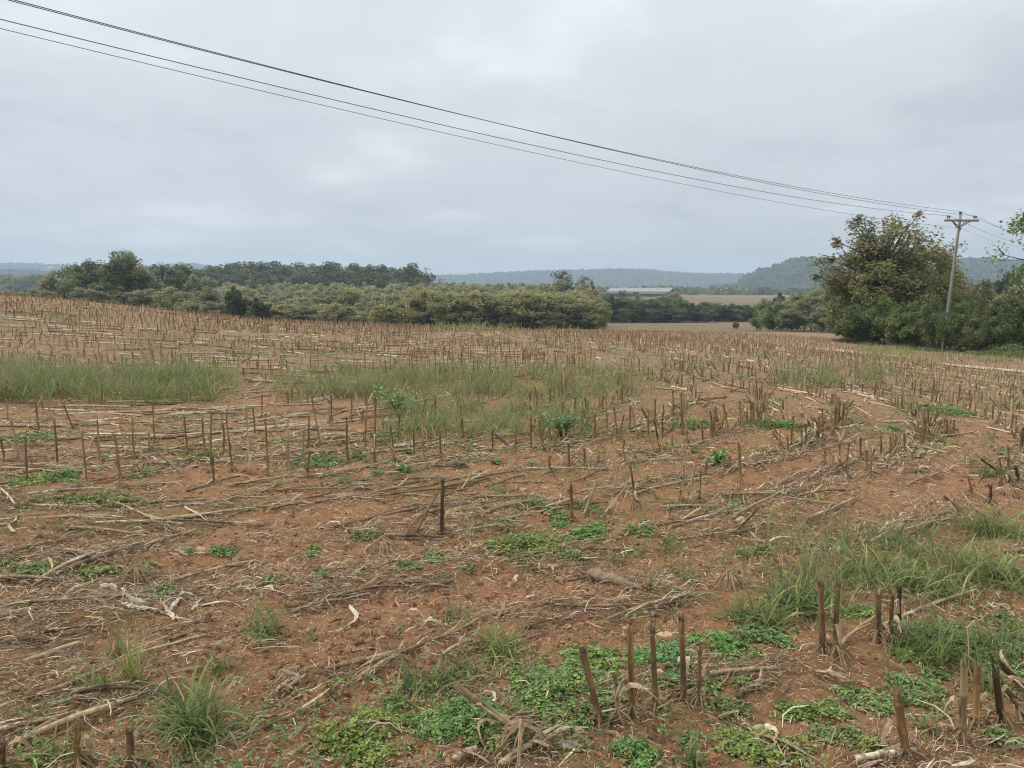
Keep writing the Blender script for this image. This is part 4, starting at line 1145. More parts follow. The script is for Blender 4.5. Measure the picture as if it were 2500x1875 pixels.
def fallen_px(pts, dia, tone, tone2, label, lift=.0, husk=True):
    P = hit(np.array([p[0] for p in pts], float), np.array([p[1] for p in pts], float))
    P[:, 2] += dia * .45 + lift
    rg = np.random.default_rng(int(pts[0][0] * 7 + pts[0][1] * 3))
    ctr = P.mean(0); ctr[2] = float(gz(ctr[0], ctr[1]))
    g, h = fallen_mesh(P - ctr, dia, rg, tone, tone2, husk)
    root = empty('fallen_cornstalk', tuple(ctr))
    obj('stalk', g.mesh('stalk', M['stalk'], True), root)
    if h: tag(obj('husk', h.mesh('husk', M['straw']), root), kind='stuff')
    tag(root, label, 'cornstalk', FALLG); fall_pos.append(ctr)
HAND = [
 ([(0, 1790), (171, 1754)], .026, STRAW, TAN, 'pale cornstalk running in from the left edge near the lower corner'), ([(33, 1827), (264, 1742), (334, 1713)], .032, STRAW, TAN, 'thick long cornstalk lying above the lower left stubs'),
 ([(179, 1701), (362, 1693)], .024, DRK, STRAW, 'dark-streaked cornstalk lying left of the big left grass tuft'), ([(81, 1738), (260, 1709)], .020, TAN, STRAW, 'tan cornstalk between two longer ones at the lower left'),
 ([(61, 1628), (195, 1579)], .026, STRAW, TAN, 'short pale cornstalk lying slantwise on open soil, left'), ([(0, 1577), (118, 1565)], .020, BRN, STRAW, 'cornstalk entering from the left edge at the end of a straw row'),
 ([(110, 1550), (260, 1534)], .020, TAN, DRK, 'brown cornstalk in the straw row left of the white leaves'), ([(370, 1548), (520, 1516)], .022, BRN, TAN, 'brown cornstalk under the curled white leaves'),
 ([(708, 1502), (834, 1469)], .022, TAN, BRN, 'tan cornstalk running up from the grass tuft left of centre'), ([(736, 1461), (900, 1453)], .020, DRK, TAN, 'dark stalk in the long straw row left of centre'),
 ([(643, 1725), (720, 1660)], .020, STRAW, TAN, 'pale cornstalk right of the big left grass tuft'), ([(688, 1701), (752, 1656)], .018, STRAW, BRN, 'short split stalk beside the pale one right of the left tuft'),
 ([(594, 1807), (700, 1765), (793, 1721)], .018, TAN, STRAW, 'shredded cornstalk below the pale one, left of the clover'), ([(793, 1640), (934, 1616), (1000, 1597)], .022, TAN, BRN, 'long cornstalk left of the flattened grass, lower centre'),
 ([(881, 1660), (1028, 1583)], .022, BRN, STRAW, 'brown cornstalk slanting into the flattened grass'), ([(0, 1416), (150, 1424)], .030, STRAW, DRK, 'thick pale cornstalk crossing in from the left edge'),
 ([(90, 1428), (134, 1404), (248, 1352)], .026, PALE, STRAW, 'palest long cornstalk slanting up in the left crossed pile'), ([(130, 1412), (220, 1380), (325, 1345)], .034, BRN, DRK, 'thick dark cornstalk of the left crossed pile'),
 ([(350, 1338), (474, 1302)], .024, STRAW, TAN, 'yellow cornstalk right of the crossed pile'), ([(138, 1349), (250, 1382), (338, 1408)], .026, DRK, BRN, 'blackish cornstalk crossing under the left pile'),
 ([(281, 1231), (350, 1264), (427, 1300)], .026, TAN, STRAW, 'cornstalk slanting down to the right before the flat stones'), ([(171, 1292), (248, 1300), (338, 1310)], .028, TAN, STRAW, 'cornstalk lying level above the crossed pile'),
 ([(0, 1361), (60, 1348), (159, 1324)], .024, STRAW, BRN, 'straw-coloured cornstalk at the left edge above the pile'), ([(407, 1426), (500, 1405), (618, 1375)], .022, TAN, STRAW, 'cornstalk in the straw row right of the crossed pile'),
 ([(517, 1280), (635, 1286)], .018, STRAW, TAN, 'thin level cornstalk right of the flat orange stone'), ([(61, 1239), (140, 1242), (228, 1243)], .026, STRAW, DRK, 'cornstalk bundle below the long clover strip, left'),
 ([(346, 1235), (460, 1232), (570, 1229)], .022, BRN, STRAW, 'brown cornstalk in the straw line right of the clover strip'), ([(639, 1204), (770, 1200), (900, 1196)], .022, TAN, BRN, 'long level cornstalk left of the lone dark stub'),
 ([(155, 1200), (268, 1172), (411, 1153)], .022, STRAW, TAN, 'long bent cornstalk among the standing stubs at left'), ([(0, 1200), (37, 1238)], .026, PALE, STRAW, 'pale stalk slanting in at the left edge'),
 ([(0, 1096), (150, 1088)], .020, TAN, BRN, 'thin cornstalk at the left edge among standing stubs'), ([(289, 1064), (350, 1088), (407, 1109)], .018, STRAW, TAN, 'pale stalk leaning down between the left stubs'),
 ([(565, 1076), (647, 1113)], .022, STRAW, TAN, 'short pale stalk lying at a stub foot, left of centre'), ([(0, 1068), (40, 1095), (85, 1129)], .018, TAN, BRN, 'tan stalk sliding down at the left edge'),
 ([(1085, 1229), (1190, 1221), (1288, 1216)], .022, TAN, DRK, 'level cornstalk behind the lone dark stub, right side'), ([(995, 1240), (1100, 1236), (1207, 1232)], .022, DRK, TAN, 'dark level cornstalk behind the lone dark stub'),
 ([(800, 1194), (942, 1191)], .020, TAN, DRK, 'cornstalk in the dark straw line left of the lone stub'), ([(963, 1176), (1081, 1174)], .022, DRK, BRN, 'black cornstalk meeting the top of the lone dark stub'),
 ([(1113, 1303), (1190, 1296), (1260, 1289)], .028, STRAW, TAN, 'clean yellow cornstalk right of the lone dark stub'), ([(938, 1314), (1010, 1318), (1085, 1320)], .032, TAN, DRK, 'thick cornstalk with a splayed root ball below the lone stub'),
 ([(1003, 1450), (1089, 1426)], .020, TAN, STRAW, 'cornstalk in the matted straw pile at centre'), ([(1276, 1396), (1350, 1391), (1431, 1382)], .022, STRAW, BRN, 'cornstalk at the right of the matted straw pile'),
 ([(1365, 1374), (1480, 1366)], .018, TAN, STRAW, 'thin cornstalk above the matted straw pile'), ([(1425, 1346), (1545, 1350)], .018, BRN, STRAW, 'thin level stalk right of the centre clover'),
 ([(1532, 1106), (1642, 1112)], .020, STRAW, TAN, 'straw-yellow stalk lying right of the pale leaning trio'), ([(1272, 1150), (1333, 1149)], .020, PALE, STRAW, 'short pale stalk above the centre weeds'),
 ([(1353, 1096), (1400, 1118), (1439, 1140)], .018, STRAW, BRN, 'stalk slanting down right in the middle distance'), ([(1600, 1180), (1680, 1166), (1750, 1155)], .020, TAN, STRAW, 'cornstalk in the straw line right of centre'),
 ([(1612, 1243), (1722, 1241)], .024, STRAW, PALE, 'two-tone yellow stalk lying under the close pale pair'), ([(1767, 1214), (1942, 1212)], .022, TAN, STRAW, 'long level cornstalk on open soil right of centre'),
 ([(1942, 1212), (1974, 1172)], .02, BRN, TAN, 'broken upper end of the long level stalk, pointing away'), ([(1978, 1170), (2027, 1140)], .022, PALE, STRAW, 'short pale stalk slanting up at right'),
 ([(1889, 1195), (1962, 1156)], .018, STRAW, TAN, 'thin pale stalk left of the short pale one at right'), ([(2023, 1160), (2117, 1119)], .020, TAN, STRAW, 'stalk lying before the row of upright stubs at right'),
 ([(1787, 1146), (1870, 1130), (1958, 1113)], .020, STRAW, TAN, 'long straw stalk in the bending row at right'), ([(1982, 1103), (2060, 1084), (2133, 1066)], .018, TAN, STRAW, 'stalk further along the bending row at right'),
 ([(1966, 1274), (2030, 1254), (2088, 1221)], .026, STRAW, TAN, 'bent pale stalk above the right-hand grass'), ([(1836, 1296), (1893, 1283)], .020, STRAW, TAN, 'short stalk at the left of the right-hand grass'),
 ([(2210, 1190), (2284, 1163)], .018, TAN, STRAW, 'stalk in the littered row toward the right edge'), ([(2255, 1142), (2280, 1160)], .02, STRAW, TAN, 'short pale stalk piece toward the right edge'),
 ([(1600, 1491), (1633, 1476), (1690, 1448)], .026, STRAW, BRN, 'split pale stalk right of the wooden chunk'), ([(1722, 1655), (1810, 1648), (1893, 1640)], .026, STRAW, TAN, 'pale stalk on open soil right of the front row'),
 ([(2088, 1866), (2160, 1852), (2235, 1842)], .026, PALE, TAN, 'pale stalk lying at the foot of the thick orange-brown stub'), ([(1657, 1322), (1740, 1310), (1820, 1300)], .020, TAN, STRAW, 'stalk in the straw line above the right-hand tufts'),
 ([(1990, 1650), (2064, 1680)], .020, STRAW, TAN, 'short split stalk below the grass pair of stubs'), ([(2393, 1672), (2510, 1674)], .016, STRAW, TAN, 'thin stalk crossing behind the lower right stubs'),
 ([(1357, 1482), (1447, 1490), (1589, 1481)], .018, TAN, STRAW, 'thin stalk in the straw line above the front row'), ([(1483, 1519), (1600, 1484), (1695, 1453)], .022, STRAW, TAN, 'long pale stalk rising to the right above the front row'),
 ([(1280, 1543), (1394, 1519)], .020, BRN, TAN, 'dark stalk in the straw above the front clover'), ([(1080, 1608), (1154, 1572)], .022, STRAW, BRN, 'stalk half buried in flattened grass'),
 ([(1223, 1876), (1308, 1822), (1357, 1805)], .030, STRAW, TAN, 'thick pale stalk reaching the lower edge at centre'), ([(1109, 1869), (1166, 1842)], .032, STRAW, BRN, 'cut cornstalk piece at the lower edge'),
 ([(800, 1463), (900, 1447), (1020, 1430), (1085, 1428)], .022, TAN, DRK, 'long stalk along the straw row left of the matted pile'), ([(1815, 1802), (1885, 1822), (1917, 1866)], .014, BRN, TAN, 'thin bent stalk over the lower clover'),
 ([(1799, 1710), (1893, 1668)], .026, DRK, STRAW, 'dark rotted stalk right of the front row'), ([(90, 993), (220, 1000), (366, 1003)], .018, TAN, BRN, 'long thin stalk at the foot of the left grass band'),
 ([(382, 1024), (488, 1022)], .018, STRAW, BRN, 'level stalk behind the left stubs'), ([(366, 1036), (447, 1050)], .018, STRAW, TAN, 'tan stalk between the left stubs, right side'),
]
for pts, dia, t1, t2, lab in HAND:
    fallen_px(pts, dia, t1, t2, lab, rng.uniform(0, .012))
# root balls pulled out of the ground
def rootball(px, py, lab, r=.1):
    B = hit(px, py); rg = np.random.default_rng(int(px + py))
    n = 24; a = rg.uniform(0, 6.28, n)
    P = np.stack([np.tile([0, 0, .085], (n, 1)) + rg.normal(size=(n, 3)) * .006, np.stack([np.cos(a) * r * .45, np.sin(a) * r * .45, a * 0 + .06], -1), np.stack([np.cos(a) * r * rg.uniform(.8, 1.3, n), np.sin(a) * r * rg.uniform(.8, 1.3, n), a * 0 - .02], -1)], 1)
    V, Q, T = tubes(P, np.broadcast_to(np.array([.006, .004, .0025]), (n, 3)), 4, False)
    g = Geo(); g.add(V, Q, None, jitcol(TAN, len(V), .15, rg))
    o = obj('root_ball', g.mesh('root_ball', M['straw']), None, tuple(B)); tag(o, lab, 'roots', 'upturned maize root balls')
rootball(934, 1345, 'splayed root ball below the lone dark stub', .13)
rootball(1276, 1818, 'root ball hanging under the leaning front stalk', .12)
rootball(330, 1415, 'root ball at the right end of the crossed pile', .11)
rootball(1780, 1432, 'upturned root ball left of the long-bladed grass', .09)
rootball(2460, 1210, 'dark root ball at the right edge', .10)
fall_pos = np.array(fall_pos)
# more stalks along the rows
x, y, rg = sow(9000, 3.2, 34, -41, 41, 71, 0)
x, y = snap_row(x, y, rg.normal(size=len(x)) * .12)
d = np.hypot(x, y)
keep = in_field(x, y) & (d > 3.4) & (rg.random(len(x)) < np.clip(.15 + 1.3 * (fbm(x / 2.2, y / 2.2, 91, 3) - .3), 0, 1) * (1 - .7 * green_mask(x, y)) * np.where(d < 5.2, .015, np.where(d < 7.5, .13, .8)))
x, y, d = x[keep], y[keep], d[keep]
o_ = np.argsort(d); x, y, d = x[o_], y[o_], d[o_]
far_ok = (np.min((x[:, None] - fall_pos[None, :, 0]) ** 2 + (y[:, None] - fall_pos[None, :, 1]) ** 2, 1) > .16 ** 2)
x, y, d = x[far_ok], y[far_ok], d[far_ok]
n = len(x)
tx_, ty_ = row_dir(x, y); an = np.arctan2(ty_, tx_) + rg.normal(size=n) * .35
ln_ = rg.uniform(.25, .95, n)
vx, vy = np.cos(an), np.sin(an)
za, zb = gz(x - vx * ln_ / 2, y - vy * ln_ / 2), gz(x + vx * ln_ / 2, y + vy * ln_ / 2)
FV = []
for v in range(10):
    r_ = np.random.default_rng(800 + v)
    P = np.stack([np.linspace(-.5, .5, 4), r_.normal(size=4) * .02, np.zeros(4)], -1)
    t1, t2 = [(STRAW, TAN), (TAN, BRN), (BRN, DRK), (STRAW, PALE), (TAN, STRAW)][v % 5]
    g, h = fallen_mesh(P, .021, r_, t1, t2, True)
    FV.append((g.mesh('stalk', M['stalk'], True), h.mesh('husk', M['straw'])))
N_F = max(0, 296 - len(HAND))
for i in range(min(N_F, n)):
    v = FV[int(rg.integers(0, 10))]
    e_ = empty('fallen_cornstalk', (x[i], y[i], (za[i] + zb[i]) / 2 + .012))
    e_.rotation_euler = (0, -math.atan2(zb[i] - za[i], ln_[i]), an[i]); e_.scale = (ln_[i], 1, 1)
    obj('stalk', v[0], e_)
    if d[i] < 9: tag(obj('husk', v[1], e_), kind='stuff')
    side = ('in the left rows' if x[i] < -1.2 else ('in the middle rows' if x[i] < 1.8 else 'in the curving right rows')) + (' close by' if d[i] < 5.5 else (' at mid distance' if d[i] < 7.5 else ' farther off'))
    tag(e_, 'dry cornstalk fallen along the row %s' % side, 'cornstalk', 'fallen stalks ' + side)
j = np.arange(min(N_F, n), n)
P = np.stack([np.stack([x - vx * ln_ / 2, y - vy * ln_ / 2, za + .012], -1), np.stack([x + vx * ln_ / 2, y + vy * ln_ / 2, zb + .014], -1)], 1)[j]
V, Q, T = tubes(P, np.broadcast_to((.010 * (1 + d[j] / 40))[:, None], (len(j), 2)), 4)
c = np.repeat(jitcol(np.array([STRAW, TAN, BRN, TAN, PALE])[rg.integers(0, 5, len(j))], len(j), .2, rg), 8, 0)
o = obj('fallen_stalk_litter', mesh_from('fallen_stalk_litter', V, Q, T, c, False, M['stalk']))
tag(o, 'countless broken cornstalks strewn over the far rows', 'corn litter', kind='stuff')

# ------------------------------------------------------------------ dry leaves lying about
def dry_leaf(pts, w, tone, lab, lift=.02):
    k = 14
    px = np.interp(np.linspace(0, len(pts) - 1, k), range(len(pts)), [p[0] for p in pts]); py = np.interp(np.linspace(0, len(pts) - 1, k), range(len(pts)), [p[1] for p in pts])
    P = hit(px, py); rg = np.random.default_rng(int(pts[0][0] + 3 * pts[0][1]))
    P[:, 2] += lift * (.4 + .8 * np.abs(np.sin(np.linspace(0, 5, k) + rg.random() * 3)))
    c0 = P.mean(0); c0[2] = float(gz(c0[0], c0[1]))
    V, Q, C = leaf_ribbon(P - c0, w * .7, rg, tone, 1.0)
    o = obj('dry_corn_leaf', mesh_from('dry_corn_leaf', V, Q, None, C, True, M['straw']), None, tuple(c0))
    tag(o, lab, 'dry leaf', 'dry maize leaves on the soil')
WH = (.62, .54, .41)
for a in [([(245, 1441), (275, 1436), (295, 1455), (325, 1474), (365, 1478)], .022, WH, 'white curled corn leaf, left of the pair at lower left'), ([(300, 1458), (305, 1437)], .02, WH, 'short white leaf tip standing on the curled white leaf'),
          ([(295, 1484), (340, 1488), (380, 1498), (400, 1500)], .018, WH, 'pale ragged leaf below the curled white one'), ([(415, 1492), (445, 1466), (480, 1464)], .02, WH, 'pale forked leaf right of the curled white one'),
          ([(400, 1483), (415, 1505), (425, 1518)], .018, PALE, 'folded leaf end among the lower left white leaves'), ([(470, 1500), (480, 1482), (550, 1478), (590, 1485)], .012, PALE, 'looped leaf strip beside the left tuft'),
          ([(853, 1490), (872, 1505), (868, 1525), (845, 1540), (815, 1547)], .018, PALE, 'hooked pale leaf on bare soil left of centre'), ([(682, 1353), (720, 1368), (770, 1370), (800, 1358), (790, 1350)], .010, STRAW, 'hook-shaped leaf stem on bare soil'),
          ([(445, 1236), (480, 1260), (517, 1280)], .014, PALE, 'pale leaf sloping down to a thin stalk at left'), ([(825, 1275), (830, 1292), (870, 1302), (910, 1297)], .014, WH, 'bleached leaf curled around weeds left of the lone stub'),
          ([(1323, 1822), (1380, 1830), (1440, 1843)], .022, PALE, 'dry leaf fanning right from the leaning front stalk'), ([(1350, 1800), (1400, 1785), (1440, 1793)], .014, PALE, 'thin leaf under the first front-row stub'),
          ([(1240, 1440), (1255, 1425), (1262, 1412)], .02, PALE, 'leaf tip sticking out of the matted straw pile'), ([(2310, 1805), (2340, 1770), (2350, 1720)], .012, BRN, 'long brown side leaf of the grey-tan stub'),
          ([(1840, 1795), (1870, 1785), (1900, 1800)], .02, PALE, 'dry leaf above the lower clover'), ([(40, 1270), (20, 1290), (45, 1310)], .014, WH, 'pale looped leaf at the left edge'),
          ([(1850, 1195), (1880, 1180), (1900, 1200)], .016, PALE, 'pale crumpled leaf on open soil right of centre'), ([(2400, 1480), (2440, 1490), (2480, 1510)], .02, PALE, 'pale leaf litter near the right edge'),
          ([(130, 1415), (170, 1420), (230, 1412)], .012, PALE, 'narrow pale leaf in the crossed pile'), ([(1560, 1290), (1590, 1276), (1640, 1280)], .012, WH, 'bleached leaf curled on dark litter right of centre')]:
    dry_leaf(*a)
# ------------------------------------------------------------------ fine litter, clods
def scatter(n, r0, r1, seed, amax=41):
    rg = np.random.default_rng(seed)
    rr = r0 * (r1 / r0) ** rg.random(n); aa = rg.uniform(R(-amax), R(amax), n)
    return rr * np.sin(aa), rr * np.cos(aa), rg
def litter_bits(n, r0, r1, seed, L0, L1, w0, w1, row_share, spread, curl, lab, lift=.012):
    x, y, rg = scatter(n, r0, r1, seed)
    rowed = rg.random(n) < row_share
    xs, ys = snap_row(x, y, rg.normal(size=n) * .11)
    x = np.where(rowed, xs, x); y = np.where(rowed, ys, y)
    ok = (fbm(x * 1.1, y * 1.1, seed, 3) + .12 * rowed > rg.uniform(.26, .60, n)) & (~rowed | (fbm(x * .75, y * .75, 222, 3) > .47))
    x, y, rowed = x[ok], y[ok], rowed[ok]; n = len(x)
    tx_, ty_ = row_dir(x, y)
    an = np.where(rowed, np.arctan2(ty_, tx_) + rg.normal(size=n) * spread, rg.uniform(0, 6.28, n))
    L = L0 * (L1 / L0) ** rg.random(n); W = rg.uniform(w0, w1, n)
    K = 3 if n > 40000 else 4
    k = np.linspace(-.5, .5, K)
    bend = rg.normal(size=n) * curl
    A = an[:, None] + bend[:, None] * k[None] * 2
    px = x[:, None] + np.cumsum(np.cos(A), 1) * L[:, None] / K; py = y[:, None] + np.cumsum(np.sin(A), 1) * L[:, None] / K
    g = gz(x, y)
    tilt = rg.normal(size=n) * .16 * np.minimum(L, .12)
    arch = np.abs(rg.normal(size=n)) * .10 * np.minimum(L, .15)
    zz_ = g[:, None] + .004 + rg.random(n)[:, None] * lift + tilt[:, None] * k[None] + arch[:, None] * (1 - 4 * k[None] ** 2)
    P = np.stack([px, py, zz_], -1)
    ph = rg.normal(size=(n, 1)) * .6 + rg.normal(size=(n, K)) * .25
    S = np.stack([-np.sin(A) * np.cos(ph), np.cos(A) * np.cos(ph), np.sin(ph)], -1)
    V, Q = ribbons(P, W[:, None] * np.array([.7, 1, .95, .5])[None, -K:], S)
    pal = np.array([STRAW, PALE, TAN, STRAW, BRN, (.30, .24, .18), (.42, .33, .24), PALE, BRN, DRK])
    c = np.repeat(jitcol(pal[rg.integers(0, len(pal), n)], n, .18, rg), 2 * K, 0)
    o = obj('straw_litter', mesh_from('straw_litter', V, Q, None, c, False, M['straw'])); tag(o, lab, 'straw', kind='stuff')
litter_bits(130000, 1.7, 11, 201, .012, .075, .0008, .0021, .25, .5, .5, 'fine chopped straw strewn over the near soil')
litter_bits(5200, 1.7, 12, 202, .07, .30, .0010, .0030, .8, .45, .5, 'long shredded maize leaves matted along the rows', .03)
litter_bits(420, 1.7, 12, 204, .08, .24, .004, .009, .8, .6, .9, 'broad dry maize leaf shreds along the rows', .03)
litter_bits(45000, 7, 48, 203, .06, .30, .0025, .0075, .6, .4, .3, 'dry straw strewn over the farther field', .03)
def debris(seed):
    rg = np.random.default_rng(seed); g = Geo()
    pal = np.array([STRAW, PALE, TAN, TAN, BRN, (.30, .24, .18), (.42, .33, .24), BRN, DRK, DRK])
    for pts, dia, t1, t2, lab in HAND:
        P = hit(np.array([p[0] for p in pts], float), np.array([p[1] for p in pts], float))
        L = np.linalg.norm(P[-1] - P[0]); n = int(50 + 130 * min(L, 1.4))
        t = rg.random(n) * 1.5 - .25; seg = np.clip(t, 0, 1) * (len(P) - 1); i0 = np.minimum(seg.astype(int), len(P) - 2); f = (seg - i0)[:, None]
        C = P[i0] * (1 - f) + P[i0 + 1] * f + rg.normal(size=(n, 3)) * np.array([.05, .06, 0])
        d0 = P[-1] - P[0]; an = math.atan2(d0[1], d0[0]) + rg.normal(size=n) * np.where(rg.random(n) < .6, .22, 1.0)
        ll = rg.uniform(.04, .28, n) * min(1, .4 + L); bend = rg.normal(size=n) * .5; k = np.linspace(-.5, .5, 5)
        A = an[:, None] + bend[:, None] * k[None] * 2
        X = C[:, :1] + np.cumsum(np.cos(A), 1) * ll[:, None] / 5 - np.cos(an)[:, None] * ll[:, None] / 2
        Y = C[:, 1:2] + np.cumsum(np.sin(A), 1) * ll[:, None] / 5 - np.sin(an)[:, None] * ll[:, None] / 2
        Z = gz(X, Y) + .004 + rg.random((n, 1)) ** 2 * .03 + np.abs(rg.normal(size=(n, 1))) * .10 * ll[:, None] * (1 - 4 * k[None] ** 2)
        ph = rg.normal(size=(n, 1)) * .7 + rg.normal(size=(n, 5)) * .3
        S = np.stack([-np.sin(A) * np.cos(ph), np.cos(A) * np.cos(ph), np.sin(ph)], -1)
        W = rg.uniform(.0008, .0030, n)[:, None] * np.array([.5, 1, 1, .9, .3])[None]
        V, Q = ribbons(np.stack([X, Y, Z], -1), W, S)
        g.add(V, Q, None, np.repeat(jitcol(pal[rg.integers(0, len(pal), n)], n, .18, rg), 10, 0))
    o = obj('straw_litter', g.mesh('straw_litter', M['straw'])); tag(o, 'shredded husk debris matted along the fallen stalks', 'straw', kind='stuff')
debris(505)
litter_bits(80000, 4, 17, 206, .03, .16, .0012, .0036, .35, .45, .5, 'chopped straw over the middle of the field')
def clods(n, seed):
    x, y, rg = scatter(n, 1.7, 9, seed)
    ok = fbm(x * .9, y * .9, 33, 3) > rg.uniform(.3, .7, n)
    x, y = x[ok], y[ok]; n = len(x)
    b = np.array([[1, 0, 0], [-1, 0, 0], [0, 1, 0], [0, -1, 0], [0, 0, 1], [0, 0, -1]], float)
    f = np.array([[0, 2, 4], [2, 1, 4], [1, 3, 4], [3, 0, 4], [2, 0, 5], [1, 2, 5], [3, 1, 5], [0, 3, 5]])
    s = .0035 * (7.0) ** (rg.random(n) ** 1.8)
    ct = np.stack([x, y, gz(x, y) + s * .25], -1)
    an = rg.uniform(0, 6.28, n); ca, sa = np.cos(an), np.sin(an)
    vb = b[None] * rg.uniform(.6, 1.25, (n, 6, 1)) * s[:, None, None] + rg.normal(size=(n, 6, 3)) * (s * .22)[:, None, None]
    vr = np.stack([vb[..., 0] * ca[:, None] - vb[..., 1] * sa[:, None], vb[..., 0] * sa[:, None] + vb[..., 1] * ca[:, None], vb[..., 2] * .75], -1)
    V = (ct[:, None] + vr).reshape(-1, 3); T = (f[None] + np.arange(n)[:, None, None] * 6).reshape(-1, 3)
    c = np.repeat(jitcol(np.array([(.33, .155, .085), (.27, .12, .065), (.42, .21, .12), (.22, .10, .06)])[rg.integers(0, 4, n)], n, .15, rg), 6, 0)
    o = obj('soil_clods', mesh_from('soil_clods', V, None, T, c, False, M['clod'])); tag(o, 'small red clods and crumbs on the near soil', 'soil', kind='stuff')
clods(26000, 301)
# ------------------------------------------------------------------ stones and the wooden chunk
def blob(rx, ry, rz, seed, rough=.16):
    rg = np.random.default_rng(seed)
    nu, nv = 12, 9
    u = np.linspace(0, 2 * np.pi, nu, endpoint=False); v = np.linspace(.12, np.pi - .12, nv)
    U, Vv = np.meshgrid(u, v)
    D = np.stack([np.cos(U) * np.sin(Vv), np.sin(U) * np.sin(Vv), np.cos(Vv)], -1)
    k = 1 + rough * (vnoise(D[..., 0] * 1.7 + seed, D[..., 1] * 1.7 + D[..., 2] * 1.3, seed) - .5) * 2 + rough * .4 * rg.normal(size=U.shape) * .3
    P = D * k[..., None] * np.array([rx, ry, rz])
    i = np.arange(nu * nv).reshape(nv, nu)
    Q = np.stack([i[:-1], i[1:], np.roll(i[1:], -1, 1), np.roll(i[:-1], -1, 1)], -1).reshape(-1, 4)
    T = [[i[0, 0], i[0, j], i[0, j + 1]] for j in range(1, nu - 1)] + [[i[-1, 0], i[-1, j + 1], i[-1, j]] for j in range(1, nu - 1)]
    return P.reshape(-1, 3), Q, np.array(T)
for px, py, w, hgt, c, lab in [(520, 1150, 36, .035, (.55, .36, .19), 'flat orange stone lying behind the left stubs'), (447, 1297, 34, .035, (.55, .33, .17), 'flat orange stone beside the slanting cornstalk'),
                               (496, 1352, 34, .055, (.55, .34, .18), 'rounded orange stone right of the crossed stalks'), (1620, 1563, 50, .05, (.60, .36, .19), 'flat orange stone behind the front row of stubs'),
                               (1742, 1860, 26, .035, (.45, .20, .10), 'red stone at the lower edge'), (2095, 1352, 16, .02, (.5, .3, .17), 'small stone by the right-hand grass'), (1610, 1634, 26, .03, (.40, .18, .09), 'red clod-like stone among the front stubs'), (2215, 1057, 16, .03, (.58, .42, .25), 'pale stone among weeds right of mid field')]:
    B = hit(px, py); rx = w / F * np.hypot(B[1], 1.6) * .5
    V, Q, T = blob(rx, rx * .75, hgt * .85, int(px), .34)
    o = obj('stone', mesh_from('stone', V, Q, T, np.broadcast_to(np.asarray(c, float), V.shape), False, M['stone']), None, (B[0], B[1], B[2] + hgt * .02))
    tag(o, lab, 'stone', 'orange stones in the field')
def chunk():
    a, b = hit(1448, 1418), hit(1572, 1440)
    k = np.linspace(0, 1, 9); rg = np.random.default_rng(5)
    P = a + (b - a) * k[:, None]; P[:, 2] += .03 * (1 - k) + .008
    V, Q, T = tubes(P, (.042 * (1 - k) ** .6 + .004) * (1 + rg.normal(size=9) * .10), 5)
    V = V.reshape(9, 5, 3); V += rg.normal(size=V.shape) * .005; V[0, :, :2] += rg.normal(size=(5, 2)) * .02; V[:, :, 2] = P[:, None, 2] + (V[:, :, 2] - P[:, None, 2]) * .8
    c0 = P.mean(0)
    o = obj('wood_chunk', mesh_from('wood_chunk', V.reshape(-1, 3) - c0, Q, T, np.broadcast_to((.27, .19, .125), (45, 3)), True, M['wood']), None, tuple(c0))
    tag(o, 'broken grey-brown wedge of wood on bare soil, centre right', 'wood')
chunk()

